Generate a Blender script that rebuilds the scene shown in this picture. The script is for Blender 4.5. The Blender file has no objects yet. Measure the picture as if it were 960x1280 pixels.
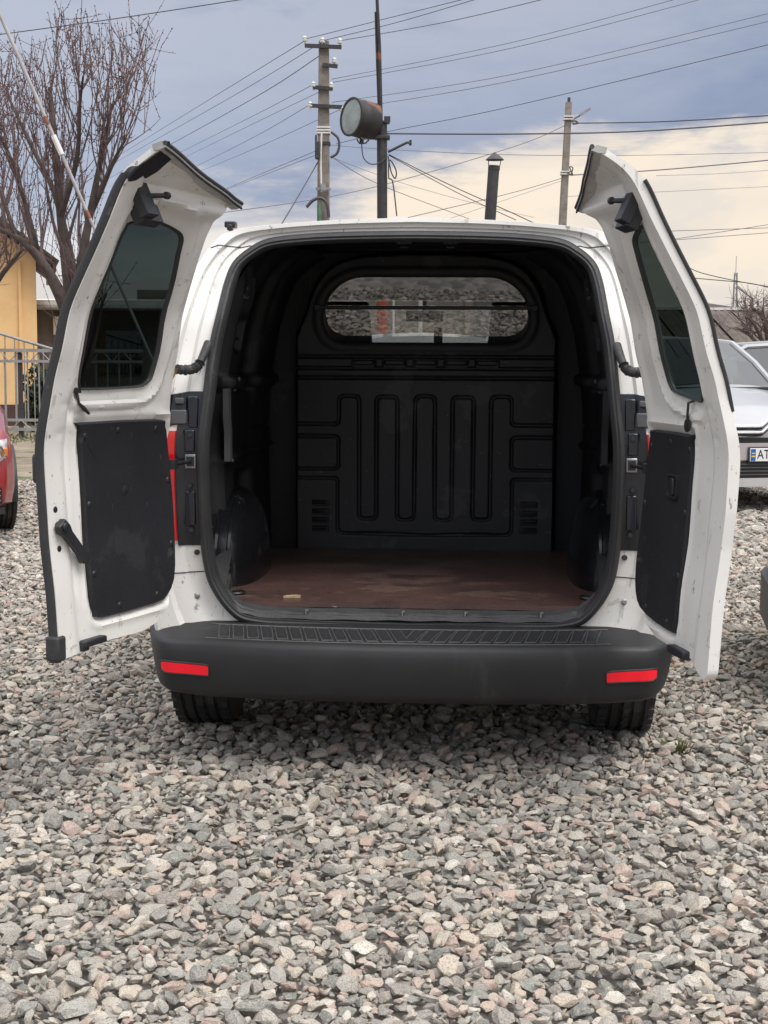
import bpy, bmesh, math, random
import numpy as np
from mathutils import Vector, Matrix, Euler

S = bpy.context.scene
COL = S.collection
random.seed(7)
rng = np.random.default_rng(11)
R = math.radians

# ------------------------------------------------------------------ camera
FPX, IW, IH = 1850.0, 960.0, 1280.0
PITCH, ROLL, CAMH = R(6.03), R(.29), 1.3
_fwd = Vector((0, math.cos(PITCH), -math.sin(PITCH)))
_up0 = Vector((0, math.sin(PITCH), math.cos(PITCH)))
_rt = math.cos(ROLL) * Vector((1, 0, 0)) + math.sin(ROLL) * _up0
_up = -math.sin(ROLL) * Vector((1, 0, 0)) + math.cos(ROLL) * _up0
cd = bpy.data.cameras.new('camera')
cam = bpy.data.objects.new('camera', cd)
COL.objects.link(cam)
M3 = Matrix((_rt, _up, -_fwd)).transposed()
cam.matrix_world = Matrix.Translation((0, 0, CAMH)) @ M3.to_4x4()
cd.sensor_fit = 'VERTICAL'
cd.sensor_height = 36
cd.lens = FPX / IH * 36
cd.clip_start = .05
cd.clip_end = 2000
S.camera = cam
S.view_settings.view_transform = 'Standard'
S.view_settings.look = 'None'
S.view_settings.exposure = 0.64
S.view_settings.gamma = 1
S.view_settings.use_curve_mapping = False
S.render.resolution_x, S.render.resolution_y = 768, 1024
S.cycles.max_bounces = 8
S.cycles.transparent_max_bounces = 12


def at(px, py, Y):
    """world point on the photo's sight line through (px, py) at distance Y ahead"""
    d = _fwd + _rt * ((px - IW / 2) / FPX) - _up * ((py - IH / 2) / FPX)
    return Vector((0, 0, CAMH)) + d * (Y / d.y)


# ------------------------------------------------------------------ light
SUN_EL, SUN_AZ = R(60), R(136)      # azimuth measured from +Y towards +X
W = bpy.data.worlds.new('World')
S.world = W
W.use_nodes = True
nt = W.node_tree
nt.nodes.clear()


class NB:
    """small node builder"""
    def __init__(self, nt): self.nt = nt
    def n(self, t, **kw):
        o = self.nt.nodes.new(t)
        for k, v in kw.items(): setattr(o, k, v)
        return o
    def l(self, a, b): self.nt.links.new(a, b)
    def val(self, s, v):
        if isinstance(v, (int, float)): s.default_value = v
        elif isinstance(v, (tuple, list)):
            s.default_value = tuple(v) if len(v) == len(s.default_value) else tuple(v) + (1,)
        else: self.l(v, s)
    def m(self, op, a, b=0.0, c=0.0):
        o = self.n('ShaderNodeMath', operation=op)
        self.val(o.inputs[0], a); self.val(o.inputs[1], b); self.val(o.inputs[2], c)
        return o.outputs[0]
    def sm(self, x, lo, hi, a=0.0, b=1.0):
        o = self.n('ShaderNodeMapRange', interpolation_type='SMOOTHSTEP')
        for i, v in enumerate((x, lo, hi, a, b)): self.val(o.inputs[i], v)
        return o.outputs[0]
    def mix(self, f, a, b, bt='MIX'):
        o = self.n('ShaderNodeMix', data_type='RGBA', blend_type=bt)
        self.val(o.inputs[0], f); self.val(o.inputs[6], a); self.val(o.inputs[7], b)
        return o.outputs[2]
    def noise(self, vec, scale, detail=4, rough=.55, dist=0):
        o = self.n('ShaderNodeTexNoise')
        self.l(vec, o.inputs['Vector'])
        o.inputs['Scale'].default_value = scale; o.inputs['Detail'].default_value = detail
        o.inputs['Roughness'].default_value = rough; o.inputs['Distortion'].default_value = dist
        return o.outputs['Fac']
    def vmul(self, vec, v):
        o = self.n('ShaderNodeVectorMath', operation='MULTIPLY')
        self.l(vec, o.inputs[0]); o.inputs[1].default_value = v
        return o.outputs[0]


def srgb(r, g, b):
    f = lambda c: c / 12.92 if c <= .04045 else ((c + .055) / 1.055) ** 2.4
    return (f(r / 255), f(g / 255), f(b / 255))


b = NB(nt)
tc = b.n('ShaderNodeTexCoord').outputs['Generated']
sx = b.n('ShaderNodeSeparateXYZ'); b.l(tc, sx.inputs[0])
X, Y, Z = sx.outputs
el = b.m('MULTIPLY', b.m('ARCSINE', Z), 57.2958)
az = b.m('MULTIPLY', b.m('ARCTAN2', X, Y), 57.2958)
azc = b.m('MAXIMUM', b.m('MINIMUM', az, 22.0), -22.0)
st = b.vmul(tc, (1, 1, 2.6))
n1 = b.noise(st, 7, 7, .6, .3)
n2 = b.noise(st, 3.0, 5, .55, .6)
n3 = b.noise(b.vmul(tc, (1, 1, 5)), 16, 6, .6, .2)
edge = b.m('SUBTRACT', el, b.m('ADD', 6.6, b.m('MULTIPLY', azc, .17)))
edge = b.m('ADD', edge, b.m('MULTIPLY', b.m('SUBTRACT', n1, .5), 5.0))
edge = b.m('ADD', edge, b.m('MULTIPLY', b.m('SUBTRACT', n3, .5), 4.2))
soft = b.sm(azc, -12, 5, 2.0, 1.0)
tcl = b.sm(b.m('DIVIDE', edge, soft), -1, 1)
leftw = b.sm(azc, -13, 1)
cream = b.mix(leftw, srgb(236, 236, 237), srgb(255, 238, 216))
low = b.mix(leftw, srgb(232, 234, 238), srgb(238, 230, 219))
below = b.mix(b.sm(el, .5, 5), low, cream)
below = b.mix(b.sm(n2, .48, .66, 0, .7), below, srgb(214, 208, 206))
below = b.mix(b.sm(n1, .47, .62, 0, .65), below, srgb(228, 220, 214))
below = b.mix(b.sm(n3, .56, .68, 0, .6), below, srgb(255, 247, 232))
band = b.mix(leftw, srgb(168, 179, 203), srgb(133, 147, 178))
upper = b.mix(leftw, srgb(186, 193, 208), srgb(176, 183, 199))
above = b.mix(b.sm(edge, .5, 6.0), band, upper)
above = b.mix(b.sm(n2, .35, .68, 0, .5), above, srgb(186, 191, 208))
above = b.mix(b.sm(n1, .52, .70, 0, .6), above, srgb(149, 160, 186))
cl = b.mix(tcl, below, above)
cl = b.mix(1.0, cl, (.65, .65, .65), 'MULTIPLY')
zen = b.mix(b.sm(n2, .3, .7), (1.05, 1.06, 1.11), (1.50, 1.49, 1.49))
cl = b.mix(b.sm(el, 14, 50), cl, zen)
cl = b.mix(b.sm(el, -3, -.5), (.25, .24, .22), cl)
sky = b.n('ShaderNodeTexSky', sky_type='NISHITA')
sky.sun_disc = False
sky.sun_elevation = SUN_EL
sky.sun_rotation = SUN_AZ
bg1 = b.n('ShaderNodeBackground'); b.l(sky.outputs[0], bg1.inputs[0]); bg1.inputs[1].default_value = .1
bg2 = b.n('ShaderNodeBackground'); b.l(cl, bg2.inputs[0]); bg2.inputs[1].default_value = 1.0
mxs = b.n('ShaderNodeMixShader'); mxs.inputs[0].default_value = .93
b.l(bg1.outputs[0], mxs.inputs[1]); b.l(bg2.outputs[0], mxs.inputs[2])
out = b.n('ShaderNodeOutputWorld'); b.l(mxs.outputs[0], out.inputs[0])

sd = bpy.data.lights.new('sun', 'SUN')
sd.energy = 1.5
sd.angle = R(28)
sd.color = (1, .955, .9)
sun = bpy.data.objects.new('sun', sd)
COL.objects.link(sun)
sdir = Vector((math.sin(SUN_AZ) * math.cos(SUN_EL), math.cos(SUN_AZ) * math.cos(SUN_EL), math.sin(SUN_EL)))
sun.rotation_euler = sdir.to_track_quat('Z', 'Y').to_euler()


# ------------------------------------------------------------------ materials
def mat(name, col, rough=.5, metal=0.0, var=0.0, vscale=6.0, col2=None, bump=0.0, bscale=40.0,
        coat=0.0, spec=.5, spots=None, coords='Object', speck=0.0):
    m = bpy.data.materials.new(name)
    m.use_nodes = True
    b = NB(m.node_tree)
    p = m.node_tree.nodes['Principled BSDF']
    p.inputs['Roughness'].default_value = rough
    p.inputs['Metallic'].default_value = metal
    p.inputs['Coat Weight'].default_value = coat
    p.inputs['Coat Roughness'].default_value = .06
    p.inputs['Specular IOR Level'].default_value = spec
    tc = b.n('ShaderNodeTexCoord').outputs[coords]
    c = tuple(col) + (1,)
    cur = None
    if var or col2:
        f = b.noise(tc, vscale, 6, .6)
        c2 = tuple(col2) if col2 else tuple(x * (1 - var) for x in col)
        cur = b.mix(b.sm(f, .38, .66), c, c2)
    if spots:                                   # list of (scale, threshold, colour, stretch, strength)
        for sc, th, sc_col, stv, strg in spots:
            v = b.vmul(tc, stv)
            f = b.noise(v, sc, 5, .62)
            cur = b.mix(b.sm(f, th, th + .045, 0, strg), cur if cur is not None else c, sc_col)
    if speck:
        f = b.noise(tc, 420, 2, .5)
        cur = b.mix(b.sm(f, .3, .7, 0, speck), cur if cur is not None else c, tuple(x * .45 for x in col))
    if cur is not None: b.l(cur, p.inputs['Base Color'])
    else: p.inputs['Base Color'].default_value = c
    if bump:
        f = b.noise(tc, bscale, 5, .6)
        bn = b.n('ShaderNodeBump'); bn.inputs['Strength'].default_value = bump
        bn.inputs['Distance'].default_value = .01
        b.l(f, bn.inputs['Height']); b.l(bn.outputs[0], p.inputs['Normal'])
        rr = b.sm(f, .3, .7, max(0, rough - .08), min(1, rough + .08)); b.l(rr, p.inputs['Roughness'])
    return m


def glass(name, tint, gloss, rough=.02, gcol=(1, 1, 1)):
    m = bpy.data.materials.new(name)
    m.use_nodes = True
    b = NB(m.node_tree)
    m.node_tree.nodes.clear()
    t = b.n('ShaderNodeBsdfTransparent'); t.inputs[0].default_value = tuple(tint) + (1,)
    g = b.n('ShaderNodeBsdfGlossy'); g.inputs[1].default_value = rough; g.inputs[0].default_value = tuple(gcol) + (1,)
    ge = b.n('ShaderNodeNewGeometry'); dt = b.n('ShaderNodeVectorMath', operation='DOT_PRODUCT')
    b.l(ge.outputs['Normal'], dt.inputs[0]); b.l(ge.outputs['Incoming'], dt.inputs[1])
    cosv = b.m('ABSOLUTE', dt.outputs['Value'])
    f = b.m('MINIMUM', b.m('ADD', gloss + .04, b.m('MULTIPLY', .96 - gloss, b.m('POWER', b.m('SUBTRACT', 1.0, cosv), 5.0))), 1.0)
    mx = b.n('ShaderNodeMixShader'); b.l(f, mx.inputs[0]); b.l(t.outputs[0], mx.inputs[1]); b.l(g.outputs[0], mx.inputs[2])
    o = b.n('ShaderNodeOutputMaterial'); b.l(mx.outputs[0], o.inputs[0])
    return m


dirt = (.16, .13, .10)
M = {}
M['white'] = mat('white_paint', (.785, .77, .735), .38, var=.05, vscale=3, coat=.3,
                 spots=[(9, .64, (.40, .36, .31), (1, 1, 1.6), .55), (42, .65, dirt, (1, 1, .45), .7), (110, .665, (.07, .06, .05), (1, 1, .35), .8), (16, .63, (.30, .26, .21), (1, 1, .3), .45),
                        (2.2, .60, (.62, .585, .53), (1, 1, .5), .5)])
M['white_clean'] = mat('white_roof_paint', (.745, .735, .705), .35, var=.05, vscale=2, coat=.3,
                       spots=[(5, .64, (.6, .56, .5), (1, 1, 1), .4)])
M['liner'] = mat('black_liner_plastic', (.0095, .0105, .013), .55, var=.3, vscale=5, bump=.10, bscale=300,
                 spots=[(30, .73, (.11, .11, .11), (1, 1, .4), .5), (4, .60, (.024, .025, .027), (1, 1, 1), .8)])
M['bulk'] = mat('bulkhead_plastic', (.0185, .0195, .0225), .5, var=.25, vscale=4, bump=.10, bscale=300,
                spots=[(26, .655, (.11, .11, .11), (.6, 1, 2.4), .55), (70, .69, (.16, .16, .15), (1, 1, .3), .7), (3, .58, (.052, .052, .052), (1, 1, 1), .7)])
M['arch'] = mat('painted_arch_metal', (.009, .0095, .011), .17, var=.3, vscale=5, bump=.05, bscale=14,
                spots=[(7, .63, (.13, .13, .13), (1, 1, 1), .6), (40, .70, (.3, .3, .3), (1, 1, 1), .7)])
M['rubber'] = mat('black_rubber', (.035, .035, .037), .6, var=.25, vscale=8, bump=.15, bscale=120,
                  spots=[(14, .66, (.10, .095, .09), (1, 1, 1), .5)])
M['bumper'] = mat('bumper_plastic', (.018, .0185, .020), .52, var=.18, vscale=5, bump=.12, bscale=420,
                  spots=[(6, .62, (.055, .054, .053), (1, 1, .25), .3), (40, .72, (.12, .12, .115), (1, 1, .5), .5)])
M['pad'] = mat('step_pad_plastic', (.026, .027, .029), .5, var=.2, vscale=20,
               spots=[(30, .62, (.10, .10, .10), (1, 1, 1), .6)])
M['padedge'] = mat('worn_step_edge', (.10, .10, .102), .55, var=.3, vscale=30)
M['panel'] = mat('door_panel_board', (.0135, .0145, .0175), .6, var=.25, vscale=6, bump=.15, bscale=260,
                 spots=[(20, .66, (.065, .064, .062), (1, 1, .6), .5), (60, .69, (.12, .115, .11), (1, 1, .3), .6), (3.5, .58, (.024, .024, .027), (1, 1, 1), .8)])
M['blackplastic'] = mat('black_plastic', (.022, .023, .027), .45, var=.2, vscale=8)
M['greyplastic'] = mat('grey_plastic', (.09, .09, .095), .5, var=.2, vscale=8)
M['trim'] = mat('pillar_trim_paint', (.013, .015, .021), .25, var=.3, vscale=5, coat=.3,
                spots=[(18, .7, (.12, .12, .12), (1, 1, 1), .4)])
M['grey_steel'] = mat('grey_body_steel', (.45, .44, .42), .5, var=.3, vscale=9)
M['metal'] = mat('zinc_metal', (.42, .42, .42), .42, 1.0, var=.3, vscale=20)
M['darkmetal'] = mat('dark_metal', (.06, .06, .062), .45, .7, var=.3, vscale=14)
M['tyre'] = mat('tyre_rubber', (.028, .028, .029), .72, var=.35, vscale=10, bump=.2, bscale=120,
                spots=[(9, .58, (.075, .07, .064), (1, 1, 1), .6)])
M['rim'] = mat('wheel_rim', (.45, .45, .46), .35, .9)
M['floorply'] = mat('brown_plywood', (.104, .057, .050), .33, var=.4, vscale=3.0, col2=(.060, .038, .034), bump=.15, bscale=160,
                    spots=[(3, .53, (.20, .125, .10), (.8, 1.2, 1), .45), (7, .58, (.055, .036, .032), (.8, 1.2, 1), .6), (26, .62, (.24, .17, .13), (.25, 2.0, 1), .4), (38, .645, (.34, .28, .22), (.3, 2.2, 1), .7), (120, .70, (.4, .36, .3), (1, 1, 1), .8)])
M['reflector'] = mat('red_reflector', (1.0, .008, .025), .4, bump=.2, bscale=500)
M['taillamp'] = mat('red_lens', (.55, .008, .012), .12, coat=.8)
M['copper'] = mat('copper_wire', (.35, .2, .08), .4, .6)
M['doorglass'] = glass('privacy_glass', (.055, .072, .071), .02)
M['bulkglass'] = glass('bulkhead_glass', (.50, .51, .50), .13, .015)
M['screen'] = glass('windscreen_glass', (.80, .84, .82), .03)
M['carglass'] = glass('car_window_glass', (.16, .19, .19), .10)


# ------------------------------------------------------------------ mesh helpers
class MB:
    def __init__(self): self.v = []; self.f = []; self.m = []
    def add(self, vs, fs, mi=0):
        k = len(self.v)
        self.v += [tuple(v) for v in vs]
        self.f += [tuple(i + k for i in f) for f in fs]
        self.m += [mi] * len(fs)
        return self
    def box(self, c, s, rot=None, mi=0, taper=1.0):
        hx, hy, hz = s[0] / 2, s[1] / 2, s[2] / 2
        vs = []
        for z in (-1, 1):
            t = taper if z > 0 else 1
            for y in (-1, 1):
                for x in (-1, 1):
                    vs.append(Vector((x * hx * t, y * hy * t, z * hz)))
        if rot is not None:
            r = rot if isinstance(rot, Matrix) else Euler(rot).to_matrix()
            vs = [r @ v for v in vs]
        vs = [v + Vector(c) for v in vs]
        return self.add(vs, [(0, 2, 3, 1), (4, 5, 7, 6), (0, 1, 5, 4), (2, 6, 7, 3), (0, 4, 6, 2), (1, 3, 7, 5)], mi)
    def tube(self, pts, r, n=8, cap=True, mi=0, closed=False):
        pts = [Vector(p) for p in pts]
        N = len(pts)
        rs = r if isinstance(r, (list, tuple)) else [r] * N
        vs, fs = [], []
        t0 = (pts[1] - pts[0]).normalized()
        a = Vector((0, 0, 1)) if abs(t0.z) < .9 else Vector((1, 0, 0))
        u = t0.cross(a).normalized()
        for i, p in enumerate(pts):
            if closed: t = pts[(i + 1) % N] - pts[i - 1]
            else: t = pts[min(i + 1, N - 1)] - pts[max(i - 1, 0)]
            if t.length < 1e-9: t = t0
            t = t.normalized()
            u = (u - t * u.dot(t))
            u = u.normalized() if u.length > 1e-6 else t.orthogonal().normalized()
            w = t.cross(u)
            for k in range(n):
                an = 2 * math.pi * k / n
                vs.append(p + (u * math.cos(an) + w * math.sin(an)) * rs[i])
        segs = N if closed else N - 1
        for i in range(segs):
            j = (i + 1) % N
            for k in range(n):
                fs.append((i * n + k, i * n + (k + 1) % n, j * n + (k + 1) % n, j * n + k))
        if cap and not closed:
            fs.append(tuple(reversed(range(n)))); fs.append(tuple((N - 1) * n + k for k in range(n)))
        return self.add(vs, fs, mi)
    def cyl(self, a, b_, r, n=16, mi=0, r2=None):
        return self.tube([a, b_], [r, r if r2 is None else r2], n, True, mi)
    def loft(self, rows, closed_u=False, mi=0, flip=False):
        n = len(rows[0]); fs = []
        vs = [p for r in rows for p in r]
        for i in range(len(rows) - 1):
            for k in range(n if closed_u else n - 1):
                k2 = (k + 1) % n
                q = (i * n + k, i * n + k2, (i + 1) * n + k2, (i + 1) * n + k)
                fs.append(tuple(reversed(q)) if flip else q)
        return self.add(vs, fs, mi)
    def prism(self, poly, f0, f1, mi=0):
        """poly: 2-D points; f0/f1 map a 2-D point to the near / far 3-D point"""
        n = len(poly)
        vs = [f0(p) for p in poly] + [f1(p) for p in poly]
        fs = [tuple(range(n)), tuple(reversed(range(n, 2 * n)))]
        fs += [(i, i + n, (i + 1) % n + n, (i + 1) % n) for i in range(n)]
        return self.add(vs, fs, mi)
    def lathe(self, prof, n=24, c=(0, 0, 0), axis='z', mi=0):
        """prof: (radius, height) list"""
        vs, fs = [], []
        for r, h in prof:
            for k in range(n):
                an = 2 * math.pi * k / n
                x, y = r * math.cos(an), r * math.sin(an)
                p = (x, y, h) if axis == 'z' else ((h, x, y) if axis == 'x' else (x, h, y))
                vs.append(Vector(p) + Vector(c))
        for i in range(len(prof) - 1):
            for k in range(n):
                fs.append((i * n + k, i * n + (k + 1) % n, (i + 1) * n + (k + 1) % n, (i + 1) * n + k))
        return self.add(vs, fs, mi)


def mesh_of(mb, name, mats, smooth=35, fixn=True):
    me = bpy.data.meshes.new(name)
    me.from_pydata([tuple(v) for v in mb.v], [], mb.f)
    for m in (mats if isinstance(mats, (list, tuple)) else [mats]): me.materials.append(m)
    if any(mb.m): me.polygons.foreach_set('material_index', mb.m)
    me.validate()
    if fixn:
        bm = bmesh.new(); bm.from_mesh(me)
        bmesh.ops.recalc_face_normals(bm, faces=bm.faces)
        bm.to_mesh(me); bm.free()
    if smooth:
        me.shade_smooth()
        me.set_sharp_from_angle(angle=R(smooth))
    me.update()
    return me


def link(o, parent=None):
    COL.objects.link(o)
    if parent is not None: o.parent = parent
    return o


def obj(name, mb, mats, parent=None, smooth=35, bev=0, fixn=True, seg=2):
    me = mb if isinstance(mb, bpy.types.Mesh) else mesh_of(mb, name, mats, smooth, fixn)
    o = link(bpy.data.objects.new(name, me), parent)
    if bev:
        md = o.modifiers.new('bevel', 'BEVEL'); md.width = bev; md.segments = seg; md.limit_method = 'ANGLE'
        md.angle_limit = R(40)
    return o


def tag(o, label, cat, group=None, kind=None):
    if label: o['label'] = label
    if cat: o['category'] = cat
    if group: o['group'] = group
    if kind: o['kind'] = kind
    return o


def thing(name, label, cat, loc=(0, 0, 0), rotz=0, group=None):
    o = bpy.data.objects.new(name, None)
    o.empty_display_size = .2
    link(o); o.location = loc; o.rotation_euler = (0, 0, rotz)
    return tag(o, label, cat, group)


def catmull(pts, n, closed=False):
    P = np.array(pts, float); N = len(P); out = []
    segs = N if closed else N - 1
    for i in range(segs):
        if closed: p0, p1, p2, p3 = P[(i - 1) % N], P[i], P[(i + 1) % N], P[(i + 2) % N]
        else: p0, p1, p2, p3 = P[max(i - 1, 0)], P[i], P[i + 1], P[min(i + 2, N - 1)]
        for k in range(n):
            t = k / n
            out.append(.5 * ((2 * p1) + (-p0 + p2) * t + (2 * p0 - 5 * p1 + 4 * p2 - p3) * t ** 2 + (-p0 + 3 * p1 - 3 * p2 + p3) * t ** 3))
    if not closed: out.append(P[-1])
    return np.array(out)


def resample(P, n, closed=False):
    P = np.array(P, float)
    if closed: P = np.vstack([P, P[:1]])
    d = np.r_[0, np.cumsum(np.linalg.norm(np.diff(P, axis=0), axis=1))]
    t = np.linspace(0, d[-1], n + 1 if closed else n)
    Q = np.stack([np.interp(t, d, P[:, k]) for k in range(P.shape[1])], 1)
    return Q[:-1] if closed else Q


def inpoly(P, poly):
    P = np.asarray(P, float); poly = np.asarray(poly, float)
    x, y = P[..., 0], P[..., 1]
    c = np.zeros(x.shape, bool)
    for i in range(len(poly)):
        x1, y1 = poly[i - 1]; x2, y2 = poly[i]
        if y1 == y2: continue
        k = ((y1 > y) != (y2 > y)) & (x < (x2 - x1) * (y - y1) / (y2 - y1) + x1)
        c ^= k
    return c


def polydist(P, poly, closed=True):
    """distance to the outline and the nearest point on it"""
    P = np.asarray(P, float); poly = np.asarray(poly, float)
    best = np.full(P.shape[:-1], 1e9); near = np.zeros(P.shape)
    for i in range(0 if closed else 1, len(poly)):
        a, b_ = poly[i - 1], poly[i]
        ab = b_ - a; L = (ab ** 2).sum()
        if L < 1e-12: continue
        t = np.clip(((P - a) @ ab) / L, 0, 1)
        q = a + t[..., None] * ab
        d = np.sqrt(((P - q) ** 2).sum(-1))
        k = d < best
        best = np.where(k, d, best); near[k] = q[k]
    return best, near


def roundrect(x0, y0, x1, y1, r, n=5):
    out = []
    for cx, cy, a0 in ((x1 - r, y1 - r, 0), (x0 + r, y1 - r, 90), (x0 + r, y0 + r, 180), (x1 - r, y0 + r, 270)):
        for k in range(n + 1):
            a = R(a0 + 90 * k / n)
            out.append((cx + r * math.cos(a), cy + r * math.sin(a)))
    return out


def sst(x, a, b_):
    t = np.clip((np.asarray(x, float) - a) / (b_ - a), 0, 1)
    return t * t * (3 - 2 * t)


def text_mesh(name, body, size, mat_, parent=None, M4=None, extrude=.002, sx=1.0):
    cu = bpy.data.curves.new(name, 'FONT'); cu.body = body; cu.size = size; cu.extrude = extrude
    cu.align_x = 'LEFT'; cu.align_y = 'CENTER'
    tmp = bpy.data.objects.new(name + '_tmp', cu)
    COL.objects.link(tmp)
    bpy.context.view_layer.update()
    me = bpy.data.meshes.new_from_object(tmp)
    bpy.data.objects.remove(tmp)
    me.transform(Matrix.Diagonal((sx, 1, 1, 1)))
    me.materials.clear(); me.materials.append(mat_)
    o = link(bpy.data.objects.new(name, me), parent)
    if M4 is not None: o.matrix_local = M4
    return o
# ================================================================== the van
YAW = R(3.34)
van = thing('cargo_van', 'white cargo van with both rear doors open, seen from behind on gravel', 'van', (.075, 4.569, 0), -YAW)

GZ = [-1, .46, .5, .65, .78, 1.0, 1.06, 1.15, 1.25, 1.3, 1.42, 1.49, 1.57, 1.66, 1.72, 1.77, 1.8, 1.82, 1.84, 2.5]
GG = [.04, .04, .037, .028, .012, 0, 0, .020, .043, .063, .093, .133, .18, .23, .258, .29, .335, .385, .43, .43]
_zs = np.linspace(.2, 2, 181)
_gs = np.interp(_zs, GZ, GG)
_k = np.hanning(13); _k /= _k.sum()
_gs2 = np.convolve(np.pad(_gs, 6, mode='edge'), _k, 'valid')
def g(z): return np.interp(z, _zs, _gs2)


# rear opening outline (half), bottom centre -> top centre
OUT = [(0, .428), (.37, .436), (.48, .441), (.545, .457), (.59, .497), (.625, .55), (.648, .61), (.661, .715), (.667, .9),
       (.665, 1.03), (.651, 1.17), (.636, 1.33), (.618, 1.43), (.60, 1.54), (.578, 1.6), (.53, 1.645), (.47, 1.675),
       (.35, 1.69), (.2, 1.697), (0, 1.70)]
RIM = [(0, .36), (.5, .36), (.74, .37), (.80, .40), (.815, .45), (.825, .52), (.83, .6), (.835, .715), (.835, .9),
       (.83, 1.03), (.81, 1.17), (.78, 1.33), (.755, 1.43), (.72, 1.54), (.69, 1.6), (.655, 1.655), (.60, 1.70),
       (.46, 1.722), (.25, 1.738), (0, 1.746)]
BODY = [(0, .235), (.5, .235), (.74, .235), (.822, .33), (.838, .45), (.842, .52), (.845, .6), (.85, .715), (.852, .9),
        (.850, 1.03), (.838, 1.17), (.822, 1.33), (.795, 1.43), (.762, 1.54), (.735, 1.6), (.69, 1.665), (.63, 1.705),
        (.5, 1.73), (.25, 1.747), (0, 1.753)]
K = 5
_dc = {}
def dense(P):
    k = id(P)
    if k not in _dc: _dc[k] = catmull(P, K)
    return _dc[k]
def mirror(P):
    P = np.asarray(P); L = P[::-1].copy(); L[:, 0] *= -1
    return np.vstack([P, L[1:]])          # right side up over the top and down the left
OUTd, RIMd, BODYd = (mirror(dense(P)) for P in (OUT, RIM, BODY))
nO = len(OUTd)

# body shell: rear frame ring + sides + roof + bonnet
def ring(Bl, dy, A=OUTd, B_=RIMd):
    P = A * (1 - Bl) + B_ * Bl
    return [(x, g(z) + dy, z) for x, z in P]
rows = [ring(0, .062), ring(.30, .060), ring(.36, .050), ring(.62, .046), ring(.68, .026), ring(.96, .020), ring(1.0, .030)]
sc = RIMd * np.array([1.012, 1.0])
rows.append([(x, g(z) + .055, z) for x, z in sc])
mb = MB().loft(rows)
keysP = {}
def prof(y):
    """body outline at distance y ahead of the rear"""
    B0 = BODYd
    top = lambda P, zt, w: np.stack([P[:, 0] * w, np.where(P[:, 1] > 1.0, 1.0 + (P[:, 1] - 1.0) * (zt - 1.0) / .753, P[:, 1])], 1)
    ks = [(.5, B0), (1.6, top(B0, 1.80, 1.0)), (2.75, top(B0, 1.79, .99)), (3.40, None), (3.95, None), (4.12, None), (4.18, None)]
    def bonnet(zt, w, zlow): # flattened
        P = B0.copy()
        out_ = P.copy()
        s = np.clip((P[:, 1] - .9) / (1.753 - .9), 0, 1)
        out_[:, 1] = np.where(P[:, 1] > .9, min(.9, zt - .06) + s ** .5 * (zt - min(.9, zt - .06)), np.minimum(P[:, 1], zt - .06))
        out_[:, 1] = np.maximum(out_[:, 1], zlow)
        out_[:, 0] = P[:, 0] * w * (1 - .0 * s)
        return out_
    vals = [(.5, B0), (1.6, ks[1][1]), (2.75, ks[2][1]), (3.40, bonnet(1.12, .98, .30)), (3.95, bonnet(.92, .94, .30)),
            (4.12, bonnet(.74, .82, .34)), (4.18, bonnet(.62, .62, .40))]
    for (ya, A), (yb, B_) in zip(vals, vals[1:]):
        if y <= yb or yb == 4.18:
            t = (y - ya) / (yb - ya)
            if ya == 2.75:
                return A * (1 - t) + B_ * t
            return A * (1 - t) + B_ * t
ys = [.5 + .05 * i for i in range(73)] + [4.13, 4.18]
rowsB = [[(x, g(z) + .055, z) for x, z in sc]]
for y in ys:
    rowsB.append([(x, y, z) for x, z in prof(y)])
WHEELS = [(.59, .31), (3.26, .31)]
glassS, glassW = MB(), MB()
shell = MB()
shell.v = [p for r in rowsB for p in r]
n = nO
zi = np.where(BODYd[:, 1] > 1.03, 1, 0)
for i in range(len(rowsB) - 1):
    ya, yb = (0, ys[0]) if i == 0 else (ys[i - 1], ys[i])
    ym = (ya + yb) / 2
    for k in range(n - 1):
        c = (np.array(rowsB[i][k]) + np.array(rowsB[i + 1][k + 1])) / 2
        q = (i * n + k, i * n + k + 1, (i + 1) * n + k + 1, (i + 1) * n + k)
        bz = (BODYd[k, 1] + BODYd[k + 1, 1]) / 2; bx = abs(BODYd[k, 0] + BODYd[k + 1, 0]) / 2
        low = bz < .9
        if low and bx > .5 and any((ym - wy) ** 2 + (c[2] - wz) ** 2 < .37 ** 2 for wy, wz in WHEELS): continue
        if 2.80 < ym < 3.36 and bz > 1.69 and bx < .66:
            glassW.add([rowsB[i][k], rowsB[i][k + 1], rowsB[i + 1][k + 1], rowsB[i + 1][k]], [(0, 1, 2, 3)]); continue
        if 1.98 < ym < 3.02 and 1.05 < bz < 1.58 and bx > .7:
            glassS.add([rowsB[i][k], rowsB[i][k + 1], rowsB[i + 1][k + 1], rowsB[i + 1][k]], [(0, 1, 2, 3)]); continue
        shell.f.append(q); shell.m.append(0)
k0 = len(rowsB) - 1
shell.f.append(tuple(k0 * n + k for k in range(n))); shell.m.append(0)
vb = obj('body', shell, M['white_clean'], van, 40)
obj('rear_frame', mb, M['white'], van, 40)
obj('windscreen', glassW, M['screen'], van, 60)
def split_side(gm):
    for sg in (-1, 1):
        o_ = MB()
        for f in gm.f:
            if gm.v[f[0]][0] * sg > 0: o_.add([gm.v[i] for i in f], [(0, 1, 2, 3)])
        yield o_
for o_ in split_side(glassS): obj('side_window', o_, M['carglass'], van, 60)
# under-body, so that no light leaks in
ub = MB().box((0, 2.1, .285), (1.5, 3.5, .05)).box((0, .95, .25), (1.1, .3, .12)).cyl((-.55, .56, .30), (.55, .56, .30), .05)
ub.cyl((-.15, .12, .285), (.35, .12, .285), .075).tube([(.4, .1, .27), (.45, .5, .3), (.4, 1.2, .3)], .025)
obj('underbody', ub, M['darkmetal'], van, 30)
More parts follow.
